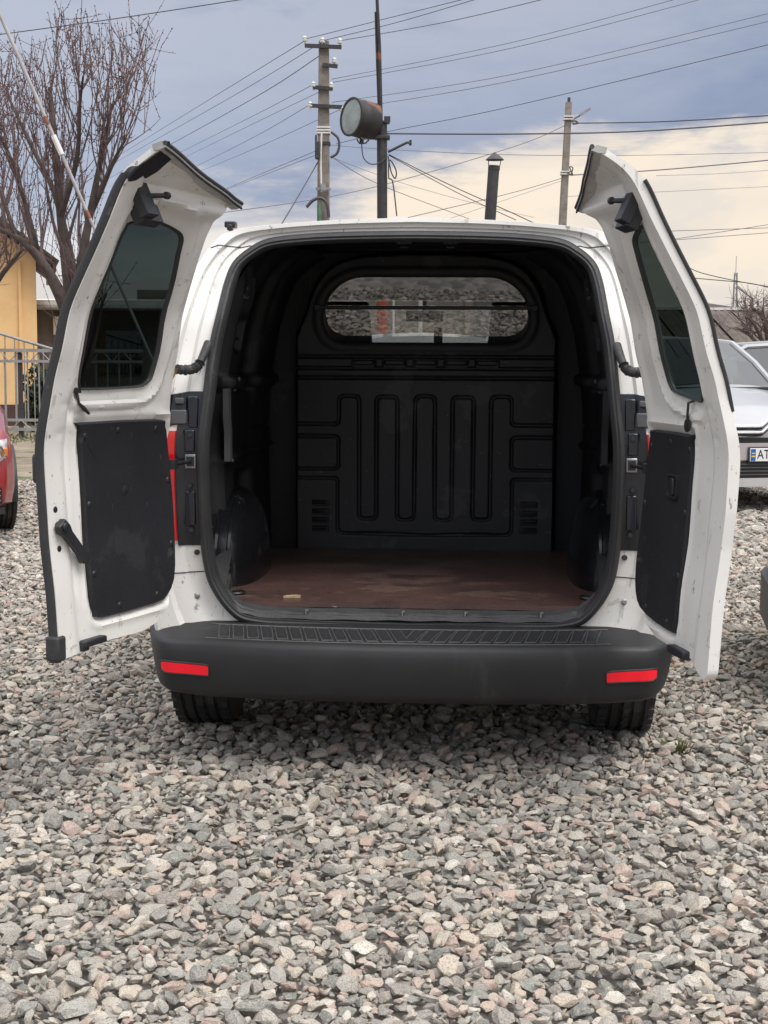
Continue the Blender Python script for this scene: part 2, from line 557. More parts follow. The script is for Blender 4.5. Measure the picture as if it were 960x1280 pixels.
# roof seam, plug on the roof corner
obj('roof_plug', MB().box((-.598, .300, 1.722), (.036, .05, .020)).box((-.598, .285, 1.712), (.018, .03, .02)), M['blackplastic'], van, bev=.004)
def frame_idx(sg, i, b_, lift=.0):
    P = dense(OUT)[i] * (1 - b_) + dense(RIM)[i] * b_
    dy = np.interp(b_, [0, .30, .36, .62, .68, .96, 1], [.062, .060, .050, .046, .026, .020, .03])
    return (sg * P[0], g(P[1]) + dy - lift, P[1])
for sg in (-1, 1):
    for ii in (75, 30):
        obj('panel_seam', MB().tube([frame_idx(sg, ii + (int(3 * (.5 - b_)) if ii > 50 else 0), b_, .0005) for b_ in (.02, .12, .24, .31, .37, .5, .61, .69, .8, .93)], .0018, 5), M['blackplastic'], van)

# door seal round the opening: swept lip
def seal_rows():
    P = OUTd.copy(); loop = np.vstack([P, P[1:-1][::-1] * np.array([1, 1])]) if False else P
    T = np.gradient(P, axis=0); T /= np.linalg.norm(T, axis=1)[:, None]
    Nn = np.stack([-T[:, 1], T[:, 0]], 1)         # inward on the right side going up
    prof_ = [(-.002, .064), (-.003, .040), (.004, .030), (.012, .028), (.017, .034), (.022, .034), (.028, .044), (.031, .06), (.031, .085)]
    return [[(p[0] + nn[0] * a, g(p[1] + nn[1] * a) + dy, p[1] + nn[1] * a) for a, dy in prof_] for p, nn in zip(P, Nn)]
obj('door_seal', MB().loft(seal_rows()), M['rubber'], van, 50)

# dark pillar trims, lamps, strikers, bolts
def frame_pt(sg, z, b_, lift=0.0):
    A = np.interp(z, [p[1] for p in dense(OUT)], [p[0] for p in dense(OUT)])
    B_ = np.interp(z, [p[1] for p in dense(RIM)], [p[0] for p in dense(RIM)])
    dy = np.interp(b_, [0, .30, .36, .62, .68, .96, 1], [.062, .060, .050, .046, .026, .020, .03])
    return (sg * (A * (1 - b_) + B_ * b_), g(z) + dy - lift, z)
def disc(c, r, h, mi=0, n=12): return [(c, r, h)]
for sg in (-1, 1):
    zsT = np.linspace(.695, 1.185, 26)
    bs = [.015, .16, .27, .31, .37, .43]
    bu = [.435, .47, .50, .60, .665, .72, .80]
    rowsT = [[frame_pt(sg, z - (.03 * max(0, b_ - .3) if z > 1.18 else 0), b_, .004) for b_ in bs] for z in zsT]
    rowsU = [[frame_pt(sg, z - .03 * max(0, b_ - .3), b_, .004) for b_ in bu] for z in np.linspace(1.085, 1.185, 8)]
    rowsU = [[(p[0], p[1] + .006, p[2]) for p in rowsU[0]]] + rowsU + [[(p[0], p[1] + .006, p[2]) for p in rowsU[-1]]]
    obj('pillar_trim_top', MB().loft(rowsU), M['trim'], van, 40)
    rowsT = [[(p[0], p[1] + .006, p[2]) for p in rowsT[0]]] + rowsT + [[(p[0], p[1] + .006, p[2]) for p in rowsT[-1]]]
    tr = obj('pillar_trim', MB().loft(rowsT), M['trim'], van, 40)
    for z, lf, hh in ((1.12, .010, .10), (.815, .008, .11), (1.03, .008, .07)):
        obj('trim_step', MB().box(frame_pt(sg, z, .17, lf), (.032, .010, hh)), M['trim'], tr, bev=.004)
    for z in (1.045, .885, .745):
        c = frame_pt(sg, z, .17, .012)
        obj('trim_bolt', MB().lathe([(0, -.006), (.007, -.005), (.009, 0), (.0105, .0), (.0105, .008)], 12, c, 'y'), M['blackplastic'], tr)
    c = frame_pt(sg, .965, .14, .008)
    st = MB().box(c, (.036, .012, .045))
    so = obj('door_check', st, M['metal'], van, bev=.003)
    st2 = MB().box((c[0], c[1] - .007, c[2]), (.024, .004, .030))
    obj('check_slot', st2, M['blackplastic'], so)
    a0 = Vector(c) + Vector((0, -.008, 0)); a1 = Vector((sg * .725, -.045, .963))
    obj('check_strap', MB().tube([a0, a0.lerp(a1, .5), a1], [.006, .0065, .008], 8).box(a1, (.02, .05, .03)), M['darkmetal'], so)
    # hole, white plate below the trim, plugs
    pl = MB()
    c = frame_pt(sg, .672, .12, .003); pl.lathe([(0, -.004), (.008, -.003), (.009, 0), (.009, .006)], 14, c, 'y')
    obj('grommet', pl, M['rubber'], van)
    c = frame_pt(sg, .53, .32, .002)
    obj('frame_screw', MB().lathe([(0, -.004), (.006, -.004), (.006, -.002), (.010, 0), (.010, .006)], 14, c, 'y'), M['metal'], van)
    # lower corner piece of the tail lamp pocket
    lv = MB()
    zl = np.linspace(.712, 1.062, 20)
    bl = [.44, .47, .55, .65, .78, .90, 1.0]
    rl = [[(frame_pt(sg, z, b_, .0)[0], g(z) + .034 - .055 * (b_ - .44), z) for b_ in bl] for z in zl]
    rl = [r + [(sg * .866, .10 + g(z), z), (sg * .872, .22, z)] for r, z in zip(rl, zl)]
    rl = [[(r[0][0] - sg * .003, r[0][1] + .02, r[0][2])] + r for r in rl]
    rl = [[(p[0] * .998, p[1] + .018, p[2]) for p in rl[0]]] + rl + [[(p[0] * .998, p[1] + .018, p[2]) for p in rl[-1]]]
    tl = obj('tail_lamp', MB().loft(rl), M['taillamp'], van, 40)
    hz = MB().box(frame_pt(sg, 1.105, .42, .010), (.05, .012, .045)).box(frame_pt(sg, 1.155, .45, .012), (.03, .012, .02))
    obj('lamp_cap', hz, M['greyplastic'], tl, bev=.004)
    # wiring gaiter from pillar to door
    p0 = Vector((sg * .640, g(1.33) + .045, 1.335)); p1 = Vector((sg * .66, g(1.29) + .005, 1.275)); p2 = Vector((sg * .715, -.02, 1.255))
    boot = MB().tube([p0, p0.lerp(p1, .5), p1], [.017, .014, .012], 12)
    bo = obj('wiring_boot', boot, M['rubber'], van)
    coil = MB()
    L = 22
    ax = [(p1 * (1 - t) ** 2 + (p1 + Vector((sg * .01, -.02, -.03))) * 2 * t * (1 - t) + p2 * t * t) for t in np.linspace(0, 1, L)]
    coil.tube(ax, [.013 + .0045 * math.cos(i * math.pi * .75) for i in range(L)], 10)
    obj('wiring_gaiter', coil, M['rubber'], bo, 30)
    for q in range(4):
        wr = MB()
        e = Vector((sg * (.735 + .004 * q), -.06, 1.30 - .02 * q))
        wr.tube([p2, p2.lerp(e, .5) + Vector((0, -.012, -.022 - .004 * q)), e], .0022, 5)
        obj('loose_wire', wr, [M['copper'] if sg < 0 else M['rubber']], bo)

# ------------------------------------------------------------------ bumper
def yplan(x):
    ax = abs(x)
    return -.115 + .065 * (ax / .70) ** 2.2 if ax < .70 else -.050 + .27 * ((ax - .70) / .162) ** 3
bx = np.r_[np.linspace(-.70, .70, 47), []]
xs = np.r_[-(.70 + .162 * np.sin(np.linspace(math.pi / 2, .12, 12))), bx, .70 + .162 * np.sin(np.linspace(.12, math.pi / 2, 12))]
BP = [(.200, .449), (.148, .449), (.138, .4445), (.014, .4195), (.004, .415), (-.005, .409), (-.011, .400), (-.016, .375), (-.017, .345), (-.012, .305), (-.004, .262), (.006, .243), (.03, .232), (.14, .226)]
rowsP = []
for x in xs:
    e = max(0, (abs(x) - .60) / .255)
    base = yplan(x)
    rise = -.008 * e ** 2; belly = .022 * e ** 2
    r = []
    for dy, z in BP:
        zz = z + (rise if z > .40 else 0) + (belly if z < .30 else 0)
        # round the corner in at the bottom
        tuck = (.05 * max(0, (.40 - zz) / .17)) * e ** 2
        y = base + dy * (1 if dy > 0 else 1 - .3 * e)
        xx = x * (1 - tuck * .55)
        r.append((xx, y + tuck * .3, zz))
    rowsP.append(r)
for sg, lst in ((-1, 0), (1, -1)):      # run back along the body side
    r = rowsP[lst]
    ext = [(p[0] * 1.0, .30, p[2]) for p in r]
    ext2 = [(p[0] * 1.004, .24 + .0 * i, p[2]) for i, p in enumerate(r)]
    if sg < 0: rowsP = [ext] + rowsP
    else: rowsP = rowsP + [ext]
bump = obj('bumper', MB().loft(rowsP), M['bumper'], van, 45)
# end cheeks above the corners
# step pads
padme = {}
for sl in (-1, 1):
    hw, hd = .0185, .050
    sk = .016 * sl
    poly = [(-hw - sk, -hd), (hw - sk - .004, -hd), (hw + sk, hd - .008), (hw + sk - .006, hd), (-hw + sk, hd)]
    p = MB().prism(poly, lambda q: (q[0] * .86, q[1] * .86, .0035), lambda q: (q[0], q[1], -.004))
    padme[sl] = mesh_of(p, 'step_pad', [M['pad']], 0)
    # raised lighter rim
    rim = MB().tube([(q[0] * 1.02, q[1] * 1.02, .0012) for q in poly], .0018, 5, closed=True)
    padme[(sl, 'rim')] = mesh_of(rim, 'pad_rim', [M['padedge']], 40)
npad = 26
for i in range(npad):
    x = -.60 + 1.20 * (i + .5) / npad
    sl = -1 if x < 0 else 1
    y = yplan(x) + .076
    z = .4325
    o = link(bpy.data.objects.new('step_pad', padme[sl]), bump); o.location = (x, y, z)
    rz = math.atan((yplan(x + .01) - yplan(x - .01)) / .02)
    o.rotation_euler = (math.atan2(.025, .124), 0, rz)
    o2 = link(bpy.data.objects.new('pad_rim', padme[(sl, 'rim')]), bump); o2.location = (x, y, z); o2.rotation_euler = o.rotation_euler
for dy_, z_ in ((.018, .4205), (.134, .4440)):
    obj('step_edge', MB().tube([(x, yplan(x) + dy_, z_) for x in np.linspace(-.63, .63, 40)], .0022, 5), M['padedge'], bump)
# reflectors
for sg in (-1, 1):
    rr = MB()
    A = []
    for k, x in enumerate(np.linspace(.615, .772, 12)):
        t = k / 11
        zt, zb = .3385 + .006 * t, .3085 + .004 * t
        if k == 0: zt -= .002
        if k == 11: zt, zb = zt - .003, zb + .008
        yy = lambda z, x=x: yplan(x) + np.interp(z, [.305, .345], [-.012, -.017]) * (1 - .3 * max(0, (x - .6) / .255))
        A.append([(sg * x, yy(zt) + .012, zt + .002), (sg * x, yy(zt) - .0045, zt), (sg * x, yy(zb) - .0045, zb), (sg * x, yy(zb) + .012, zb - .002)])
    A = [[(p[0], p[1] + .014, p[2]) for p in A[0]]] + A + [[(p[0], p[1] + .014, p[2]) for p in A[-1]]]
    ro = obj('reflector', MB().loft(A), M['reflector'], bump, 40)
    rim = MB().tube([(a[1][0], a[1][1] + .004, a[1][2] + .003) for a in A[1:-1]] + [(a[2][0], a[2][1] + .004, a[2][2] - .003) for a in A[1:-1]][::-1], .004, 6, closed=True)
    obj('reflector_rim', rim, M['bumper'], bump)

# ------------------------------------------------------------------ wheels
def wheel_meshes(r=.31, w=.205):
    prof_ = [(r - .10, -w / 2 + .01), (r - .045, -w / 2), (r - .018, -w / 2 + .006), (r - .004, -w / 2 + .022)]
    grooves = [-.055, -.018, .018, .055]
    for gx in grooves:
        prof_ += [(r, gx - .007), (r - .008, gx - .005), (r - .008, gx + .005), (r, gx + .007)]
    prof_ += [(r - .004, w / 2 - .022), (r - .018, w / 2 - .006), (r - .045, w / 2), (r - .10, w / 2 - .01)]
    t = MB().lathe(prof_, 48, axis='x')
    for k in range(36):                                   # tread blocks on the shoulders
        an = 2 * math.pi * k / 36
        for sx_ in (-.078, .078, 0):
            p = Vector((sx_, (r - .0005) * math.cos(an), (r - .0005) * math.sin(an)))
            t.box(p, (.030 if sx_ else .020, .040, .006), Euler((an - math.pi / 2, 0, .12 if sx_ else .3)).to_matrix())
    tm = mesh_of(t, 'tyre', [M['tyre']], 25)
    rm = MB().lathe([(r - .10, -w / 2 + .012), (r - .115, -w / 2 + .03), (r - .12, 0), (.05, .03), (.0, .035)], 32, axis='x')
    rm.lathe([(r - .10, w / 2 - .012), (r - .115, w / 2 - .03), (r - .12, 0)], 32, axis='x')
    for k in range(5):
        an = 2 * math.pi * k / 5
        for s_ in (-1, 1):
            rm.box((s_ * .06, math.cos(an) * .11, math.sin(an) * .11), (.02, .19, .055), Euler((an, 0, 0)).to_matrix())
    rmm = mesh_of(rm, 'rim', [M['rim']], 35)
    return tm, rmm
TYRE, RIMM = wheel_meshes()
def add_wheel(parent, loc, s=1.0, steer=0.0):
    w = link(bpy.data.objects.new('wheel', TYRE), parent)
    w.name = 'wheel'
    w.location = loc; w.scale = (s, s, s); w.rotation_euler = (0, 0, steer)
    rr_ = link(bpy.data.objects.new('rim', RIMM), w)
    return w
for wy, wz in WHEELS:
    for sg in (-1, 1): add_wheel(van, (sg * .722, wy, wz))
for wy, wz in WHEELS:
    for sg in (-1, 1):
        archr = MB(); rws = []
        for an in np.linspace(R(14), R(166), 30):
            c_, s_ = math.cos(an), math.sin(an)
            rws.append([(sg * x, wy + r_ * c_, wz + r_ * s_) for x, r_ in ((.62, .36), (.835, .355), (.849, .362), (.853, .40), (.838, .41))])
        archr.loft(rws)
        obj('wheel_arch_trim', archr, M['bumper'], van, 40)

# ------------------------------------------------------------------ cargo room
FZ = lambda y: .510 - .017 * (y - .12) / 1.5       # the floor drops a little towards the bulkhead
fl = MB()
fy = [.118, .5, 1.0, 1.58]
top = [[(x, y, FZ(y)) for x in np.linspace(-.685, .685, 30)] for y in fy]
# front edge follows the round corners of the opening
def front(x): return .118 + max(0, abs(x) - .52) ** 1.6 * .6
top[0] = [(x, front(x), FZ(.12)) for x in np.linspace(-.685, .685, 30)]
bot = [[(x, y, z - .016) for x, y, z in r] for r in top]
fl.loft([bot[0]] + top + [bot[-1]])
floor_b = obj('cargo_floor', fl, M['floorply'], van, 30)
# sill plate between seal and floor board
sill = MB()
sx_ = np.linspace(-.60, .60, 41)
def zsill(x): return max(.462, float(np.interp(abs(x), [0, .48, .545, .59, .62], [.452, .466, .482, .52, .56])))
rws = []
for dy, dz in ((.075, .0), (.085, .012), (.098, .010), (.104, .018), (.112, .018), (.116, .030), (.125, .030), (.128, .022), (.16, .015)):
    rws.append([(x, dy + .0 * x, zsill(x) + dz + .0015 * math.sin(x * 41 + dy * 300)) for x in sx_])
obj('sill_plate', MB().loft(rws), M['rubber'], van, 40)
for x in (-.02, .18, .42, -.33):
    sc_ = MB(); sc_.box((x, .100, zsill(x) + .018), (.005, .01, .020)).box((x + .003, .098, zsill(x) + .026), (.009, .008, .005))
    obj('sill_clip', sc_, M['metal'], van)

# bulkhead
BYd = 1.60
GXn, GZn = 281, 321
bxs = np.linspace(-.56, .56, GXn); bzs = np.linspace(.47, 1.73, GZn)
gx, gz = np.meshgrid(bxs, bzs)
P2 = np.stack([gx, gz], -1)
cx = lambda px: (px - 530.5) * .003326
cz = lambda py: 1.117 - (py - 500) * .00333
def zpts(L): return [(cx(360 + x / 2.824), cz(470 + y / 2.824)) for x, y in L]
def rounded(L, r=.022, n=4, closed=False):
    L = [np.array(p) for p in L]; out = []
    for i, p in enumerate(L):
        if not closed and i in (0, len(L) - 1): out.append(p); continue
        a = L[i - 1] - p; c_ = L[(i + 1) % len(L)] - p
        ra = min(r, np.linalg.norm(a) * .49, np.linalg.norm(c_) * .49)
        p0 = p + a / np.linalg.norm(a) * ra; p1 = p + c_ / np.linalg.norm(c_) * ra
        for k in range(n + 1):
            t = k / n
            out.append((1 - t) ** 2 * p0 + 2 * t * (1 - t) * p + t * t * p1)
    return out
serp = [(-30, 172), (176, 172), (176, 72), (248, 72), (248, 508), (310, 508), (310, 74), (384, 74), (384, 510), (444, 510), (449, 76)]
sp = zpts(serp); half = [p for p in sp]
half[-1] = (half[-1][0], half[1][1] * 0 + half[2][1])
full = half[:-1] + [(-.040, half[2][1]), (.040, half[2][1])] + [(-x, z) for x, z in half[:-1]][::-1]
lines = [(rounded(full), False)]
boxL = zpts([(-30, 215), (175, 215), (175, 330), (-30, 330)])
lowL = zpts([(-30, 363), (172, 363), (172, 560), (480, 564)])
for s_ in (-1, 1):
    lines.append((rounded([(s_ * -x, z) for x, z in boxL]), False))
    lines.append((rounded([(s_ * -x, z) for x, z in lowL]), False))
for py in (446.5, 460.5, 472.5):
    lines.append(([(-.6, cz(py)), (.6, cz(py))], False))
slots = []
for k in range(5):
    xc = -.256 + .128 * k
    slots.append(roundrect(xc - .045, cz(457.5), xc + .045, cz(450), .006, 3))
depth = np.zeros(gx.shape)
for L, cl_ in lines:
    d, _ = polydist(P2, L, cl_)
    depth = np.maximum(depth, .010 * (1 - sst(d, .003, .0085)))
for sl in slots:
    d, _ = polydist(P2, sl, True)
    depth = np.maximum(depth, .008 * (1 - sst(d, .002, .006)))
# middle field slightly proud, soft warp
warp = .004 * np.sin(gx * 9 + 1) * np.sin(gz * 7)
# outline of the raised plate
ARCH = [(-.535, .47), (-.537, 1.29), (-.525, 1.40), (-.497, 1.47), (-.455, 1.585), (-.385, 1.665), (-.285, 1.70), (-.15, 1.712), (0, 1.715)]
arch = [tuple(p) for p in catmull(ARCH, 5)]
archF = arch + [(-x, z) for x, z in arch[::-1][1:]]
dA, _ = polydist(P2, archF, True)
ins = inpoly(P2, archF)
sd_ = np.where(ins, -dA, dA)
back = .13 * sst(sd_, -.004, .022)
# window hole
WIN = []
for t in np.linspace(math.pi, math.pi / 2, 10): WIN.append((-.255 + .175 * math.cos(t), 1.462 + .166 * math.sin(t)))
for t in np.linspace(math.pi / 2, 0, 10): WIN.append((.255 + .175 * math.cos(t), 1.462 + .166 * math.sin(t)))
for t in np.linspace(0, -math.pi / 2, 8): WIN.append((.335 + .095 * math.cos(t), 1.444 + .095 * math.sin(t)))
for t in np.linspace(-math.pi / 2, -math.pi, 8): WIN.append((-.335 + .095 * math.cos(t), 1.444 + .095 * math.sin(t)))
dW, nearW = polydist(P2, WIN, True)
inW = inpoly(P2, WIN)
by_ = BYd + depth + warp + back - .006 * (1 - sst(dW, .02, .045)) * (~inW)
V = np.stack([gx, by_, gz], -1)
fc = []
inC = inW[:-1, :-1] & inW[1:, :-1] & inW[:-1, 1:] & inW[1:, 1:]
for i in range(GZn - 1):
    for k in range(GXn - 1):
        if inC[i, k]: continue
        a = i * GXn + k
        fc.append((a, a + 1, a + GXn + 1, a + GXn))
bk = MB(); bk.v = [tuple(p) for p in V.reshape(-1, 3)]; bk.f = fc; bk.m = [0] * len(fc)
bulk = obj('bulkhead', bk, M['bulk'], van, 60)
# wall behind the plate, closing the room round it
wl = MB()
wall_o = [(x * 1.03, z + .02) for x, z in OUTd]
ring_in = resample(archF, 60)
wl.prism([(-.80, .40), (-.50, .40), (-.50, 1.75), (-.80, 1.75)], lambda p: (p[0], 1.725, p[1]), lambda p: (p[0], 1.74, p[1]))
wl.prism([(.50, .40), (.80, .40), (.80, 1.75), (.50, 1.75)], lambda p: (p[0], 1.725, p[1]), lambda p: (p[0], 1.74, p[1]))
wl.prism([(-.498, 1.66), (.498, 1.66), (.498, 1.80), (-.498, 1.80)], lambda p: (p[0], 1.725, p[1]), lambda p: (p[0], 1.74, p[1]))
wl.prism([(-.498, .40), (.498, .40), (.498, .52), (-.498, .52)], lambda p: (p[0], 1.725, p[1]), lambda p: (p[0], 1.74, p[1]))
obj('bulkhead_surround', wl, M['liner'], van, 0)
# louvre vents
for sg in (-1, 1):
    for k, py in enumerate((630, 641.2, 651.8, 662.6)):
        x0 = sg * (.5305 - .5305 + abs(cx(399.6))); z0 = cz(py - (0 if sg < 0 else 0))
        v_ = MB().box((x0, BYd + .001, z0), (.072, .010, .026))
        vo = obj('vent_louvre', v_, M['liner'], bulk, bev=.002)
        vi = MB().box((x0 + .004 * sg, BYd - .006, z0 + .003), (.058, .012, .013), (R(28), 0, 0))
        obj('vent_slat', vi, M['bulk'], van and bulk, bev=.002)
for x, z in ((-.30, cz(454)), (-.19, cz(454)), (.19, cz(454)), (.30, cz(454)), (-.20, cz(467)), (.23, cz(467)), (-.167, cz(595)), (.162, cz(595))):
    obj('bulkhead_rivet', MB().lathe([(0, -.002), (.005, -.001), (.006, .004)], 8, (x, BYd, z), 'y'), M['blackplastic'], bulk)
# window frame rubber, bar, tilted glass
fr = MB()
Wd = resample(WIN, 96, True)
Wc = Wd - np.array([0, 1.485])
rws = []
for off, dy in ((.030, .006), (.028, -.012), (.014, -.016), (.000, -.010), (-.006, .0), (-.006, .075)):
    T = np.roll(Wd, -1, 0) - np.roll(Wd, 1, 0); T /= np.linalg.norm(T, axis=1)[:, None]
    Nn = np.stack([-T[:, 1], T[:, 0]], 1)
    Q = Wd + Nn * off
    rws.append([(x, BYd + dy, z) for x, z in Q])
bw = obj('bulkhead_window', MB().loft(rws, closed_u=True), M['rubber'], van, 40)
gp = MB()
tilt = math.tan(R(12.0))
W2 = resample(WIN, 64, True) * np.array([1.012, 1.0]); W2[:, 1] = 1.4885 + (W2[:, 1] - 1.4885) * 1.03
gp.add([(x, BYd + .042 - (z - 1.4885) * tilt, z) for x, z in W2], [tuple(range(64))])
obj('window_pane', gp, M['bulkglass'], bw, 0)
obj('window_bar', MB().box((0, BYd - .012, 1.497), (.90, .014, .015)).box((-.447, BYd - .012, 1.497), (.03, .02, .026)).box((.447, BYd - .012, 1.497), (.03, .02, .026)), M['blackplastic'], bw, bev=.003)

# side liners: moulded walls with pillars, from behind the seal to the bulkhead
def hw_in(z):
    return float(np.interp(z, [.40, .9, 1.1, 1.25, 1.4, 1.52, 1.6, 1.66, 1.70], [.70, .715, .71, .695, .67, .635, .60, .54, .47]))
def side_h(y, z):
    """how far the moulding stands proud of the wall"""
    h = 0.0
    h += .060 * (sst(y, 1.12, 1.17) - sst(y, 1.60, 1.64)) * (sst(z, .48, .52))
    h += .050 * (sst(y, .50, .54) - sst(y, .74, .79)) * (1 - .75 * sst(z, 1.50, 1.64))
    h += .035 * (sst(z, .84, .88) - sst(z, 1.145, 1.175)) * (sst(y, .74, .80) - sst(y, 1.12, 1.17))
    h += .028 * (sst(z, 1.17, 1.19) - sst(z, 1.215, 1.235)) * sst(y, .2, .25)
    h -= .03 * (sst(z, 1.30, 1.325) - sst(z, 1.415, 1.44)) * (sst(y, .56, .575) - sst(y, .71, .725))
    h += .018 * (sst(z, .92, .925) - sst(z, .945, .95)) * sst(y, .5, .55)
    h += .045 * (1 - sst(y, .15, .22)) * .5
    h -= .012 * (1 - sst(abs(z - (1.02)), .002, .008)) * sst(y, 1.1, 1.2)
    return h
yy = np.r_[np.linspace(.10, .5, 17), np.linspace(.51, .82, 34), np.linspace(.84, 1.10, 14), np.linspace(1.11, 1.20, 10), np.linspace(1.22, 1.72, 22)]
zz = np.r_[np.linspace(.455, .80, 22), np.linspace(.82, 1.46, 66), np.linspace(1.48, 1.70, 16)]
for sg in (-1, 1):
    rws = []
    for y in yy:
        r = []
        for z in zz:
            zlo = z if y > .28 else max(z, .47)
            yv = max(y, g(z) + .085)
            w = hw_in(z) - side_h(yv, z)
            edge_w = float(np.interp(z, [p[1] for p in dense(OUT)], [p[0] for p in dense(OUT)]))
            t = sst(yv, g(z) + .085, g(z) + .15)
            w = (edge_w - .022) * (1 - t) + w * t
            r.append((sg * w, yv, z))
        rws.append(r)
    sl = obj('side_liner', MB().loft(rws), M['liner'], van, 40)
    for z, y in ((1.53, .56), (1.50, .60), (1.50, .54), (1.215, .60), (1.18, .62), (1.18, .60), (.93, .6)):
        obj('liner_clip', MB().lathe([(0, .004), (.007, .003), (.008, -.004)], 8, (sg * (hw_in(z) - side_h(y, z) - .001), y, z), 'x'), M['greyplastic'], sl)
    # belt-like grey strip hanging on the wall
    stp = MB()
    x_ = sg * (hw_in(1.1) - .075)
    stp.loft([[(x_ + dx_, .46 + dy_ + (.02 if k > 2 else 0), 1.185 - .05 * k) for k in range(6)] for dx_, dy_ in ((sg * .02, 0), (0, .0), (0, .05), (sg * .02, .05))])
    obj('liner_strap', stp, M['greyplastic'] if sg < 0 else M['blackplastic'], sl, 60)
    # handle-shaped recess piece
    obj('lashing_point', MB().box((sg * (hw_in(1.37) - .012), .64, 1.37), (.02, .05, .04)).tube([(sg * (hw_in(1.37) - .03), .61, 1.36), (sg * (hw_in(1.37) - .045), .64, 1.355), (sg * (hw_in(1.37) - .03), .67, 1.36)], .006, 8), M['greyplastic'] if sg > 0 else M['blackplastic'], sl, bev=.003)
    # wheel arch
    ar = []
    Rz, Ry, ww = .315, .36, .165
    cy_ = .78
    for k, s_ in enumerate((0, .10, .24, .36, .50, .62, .74, .84, .91, .96, .985, 1.0)):
        xin = .715 - ww * s_
        sh = float(np.interp(s_, [0, .2, .5, .62, .74, .84, .91, .96, .985, 1], [1.24, 1.12, 1.0, .97, .90, .79, .64, .46, .28, 0]))
        rib = 1
        ar.append([(sg * xin, cy_ + Ry * sh * rib * math.cos(an), .495 + Rz * min(1.04, sh) * rib * max(0, math.sin(an)) ** .8 - .0) for an in np.linspace(0, math.pi, 28)])
    wa = obj('wheel_arch', MB().loft(ar), M['arch'], van, 45)
    for s_ in (.22, .46):
        ribs = MB(); xin = .715 - ww * s_
        ribs.tube([(sg * xin, cy_ + (Ry * float(np.interp(s_, [0, .2, .5], [1.24, 1.12, 1.0])) - .003) * math.cos(an), .495 + (Rz * float(np.interp(s_, [0, .2, .5], [1.04, 1.04, 1.0])) - .003) * max(0, math.sin(an)) ** .8) for an in np.linspace(.1, math.pi - .1, 24)], .010, 6)
        obj('arch_rib', ribs, M['arch'], wa, 40)
    rg = MB().tube([(sg * .585 + .03 * math.cos(a), .27 + .03 * math.sin(a), FZ(.27) + .006) for a in np.linspace(0, 2 * math.pi, 16)[:-1]], .005, 6, closed=True)
    rg.box((sg * .585, .30, FZ(.3) + .004), (.03, .02, .012))
    obj('tie_down_ring', rg, M['darkmetal'], floor_b)
# headliner with cross ribs
rws = []
for y in np.r_[np.linspace(.0, .30, 7), np.linspace(.34, 1.74, 57)]:
    r = []
    for x in np.linspace(-.62, .62, 41):
        z = 1.735 - .20 * max(0, (abs(x) - .40) / .22) ** 2.2
        z += .012 * min(1, max(0, y - .3))
        z -= .035 * (sst(y, .58, .62) - sst(y, .70, .74)) + .035 * (sst(y, 1.16, 1.2) - sst(y, 1.3, 1.34))
        if y <= .30:
            y_ = .35 + y * .2; z -= .055 * (1 - sst(y, .08, .28)) * 1.0
            r.append((x, max(y_, g(min(z, 1.70)) + .085), min(z, 1.685 if y < .02 else 2)))
        else: r.append((x, y + .06, z))
    rws.append(r)
hl = obj('headliner', MB().loft(rws), M['liner'], van, 40)
for x in (-.034, .118):
    obj('latch_striker', MB().tube([(x - .012, .360, 1.668), (x - .012, .352, 1.654), (x + .012, .352, 1.654), (x + .012, .360, 1.668)], .0035, 6).box((x, .366, 1.670), (.045, .02, .008)), M['darkmetal'], van)

# cab, seen through the bulkhead window
seat = MB()
for sg in (-1, 1):
    s_ = MB().box((sg * .38, 2.32, .98), (.46, .14, .66), (R(-8), 0, 0), taper=.86).box((sg * .38, 2.58, .62), (.48, .52, .16))
    so = obj('cab_seat', s_, M['liner'], van, bev=.05, seg=3)
    hr = obj('headrest', MB().box((sg * .395, 2.22, 1.435), (.27, .10, .215), taper=.84).cyl((sg * .395 - .06, 2.24, 1.28), (sg * .395 - .06, 2.23, 1.38), .007).cyl((sg * .395 + .06, 2.24, 1.28), (sg * .395 + .06, 2.23, 1.38), .007), M['liner'], so, bev=.045, seg=3)
obj('cab_header', MB().box((0, 2.72, 1.655), (1.36, .10, .17)).box((0, 2.2, 1.745), (1.3, 1.0, .03)), M['liner'], van, bev=.01)
obj('dashboard', MB().box((0, 3.15, .86), (1.5, .50, .36)).box((0, 3.28, 1.04), (1.35, .24, .08)), M['liner'], van, bev=.03)
obj('interior_mirror', MB().box((-.045, 2.86, 1.497), (.185, .025, .055)).cyl((-.045, 2.86, 1.50), (-.045, 2.90, 1.60), .010), M['liner'], van, bev=.008)
obj('phone_holder', MB().box((.022, 2.95, 1.40), (.044, .02, .09)).cyl((.022, 2.96, 1.1), (.022, 2.96, 1.38), .008), M['liner'], van, bev=.005)
obj('steering_wheel', MB().tube([(-.38 + .18 * math.cos(a), 2.85 + .06 * math.sin(a), 1.02 + .17 * math.sin(a)) for a in np.linspace(0, 2 * math.pi, 28)[:-1]], .014, 8, closed=True).cyl((-.38, 2.85, 1.02), (-.38, 3.05, .95), .04), M['liner'], van)
for sg in (-1, 1):
    obj('cab_side_trim', MB().box((sg * .80, 2.5, .72), (.04, 1.4, .62)), M['liner'], van)
    obj('wing_mirror', MB().box((sg * 1.0, 2.95, 1.12), (.17, .10, .22)).box((sg * .90, 2.97, 1.05), (.1, .05, .04)), M['blackplastic'], van, bev=.03, seg=3)
    obj('headlight', MB().box((sg * .60, 4.06, .72), (.26, .12, .20), (0, 0, sg * .5)), M['carglass'], van, bev=.05, seg=3)
obj('front_bumper', MB().box((0, 4.12, .42), (1.36, .20, .22)), M['bumper'], van, bev=.06, seg=3)
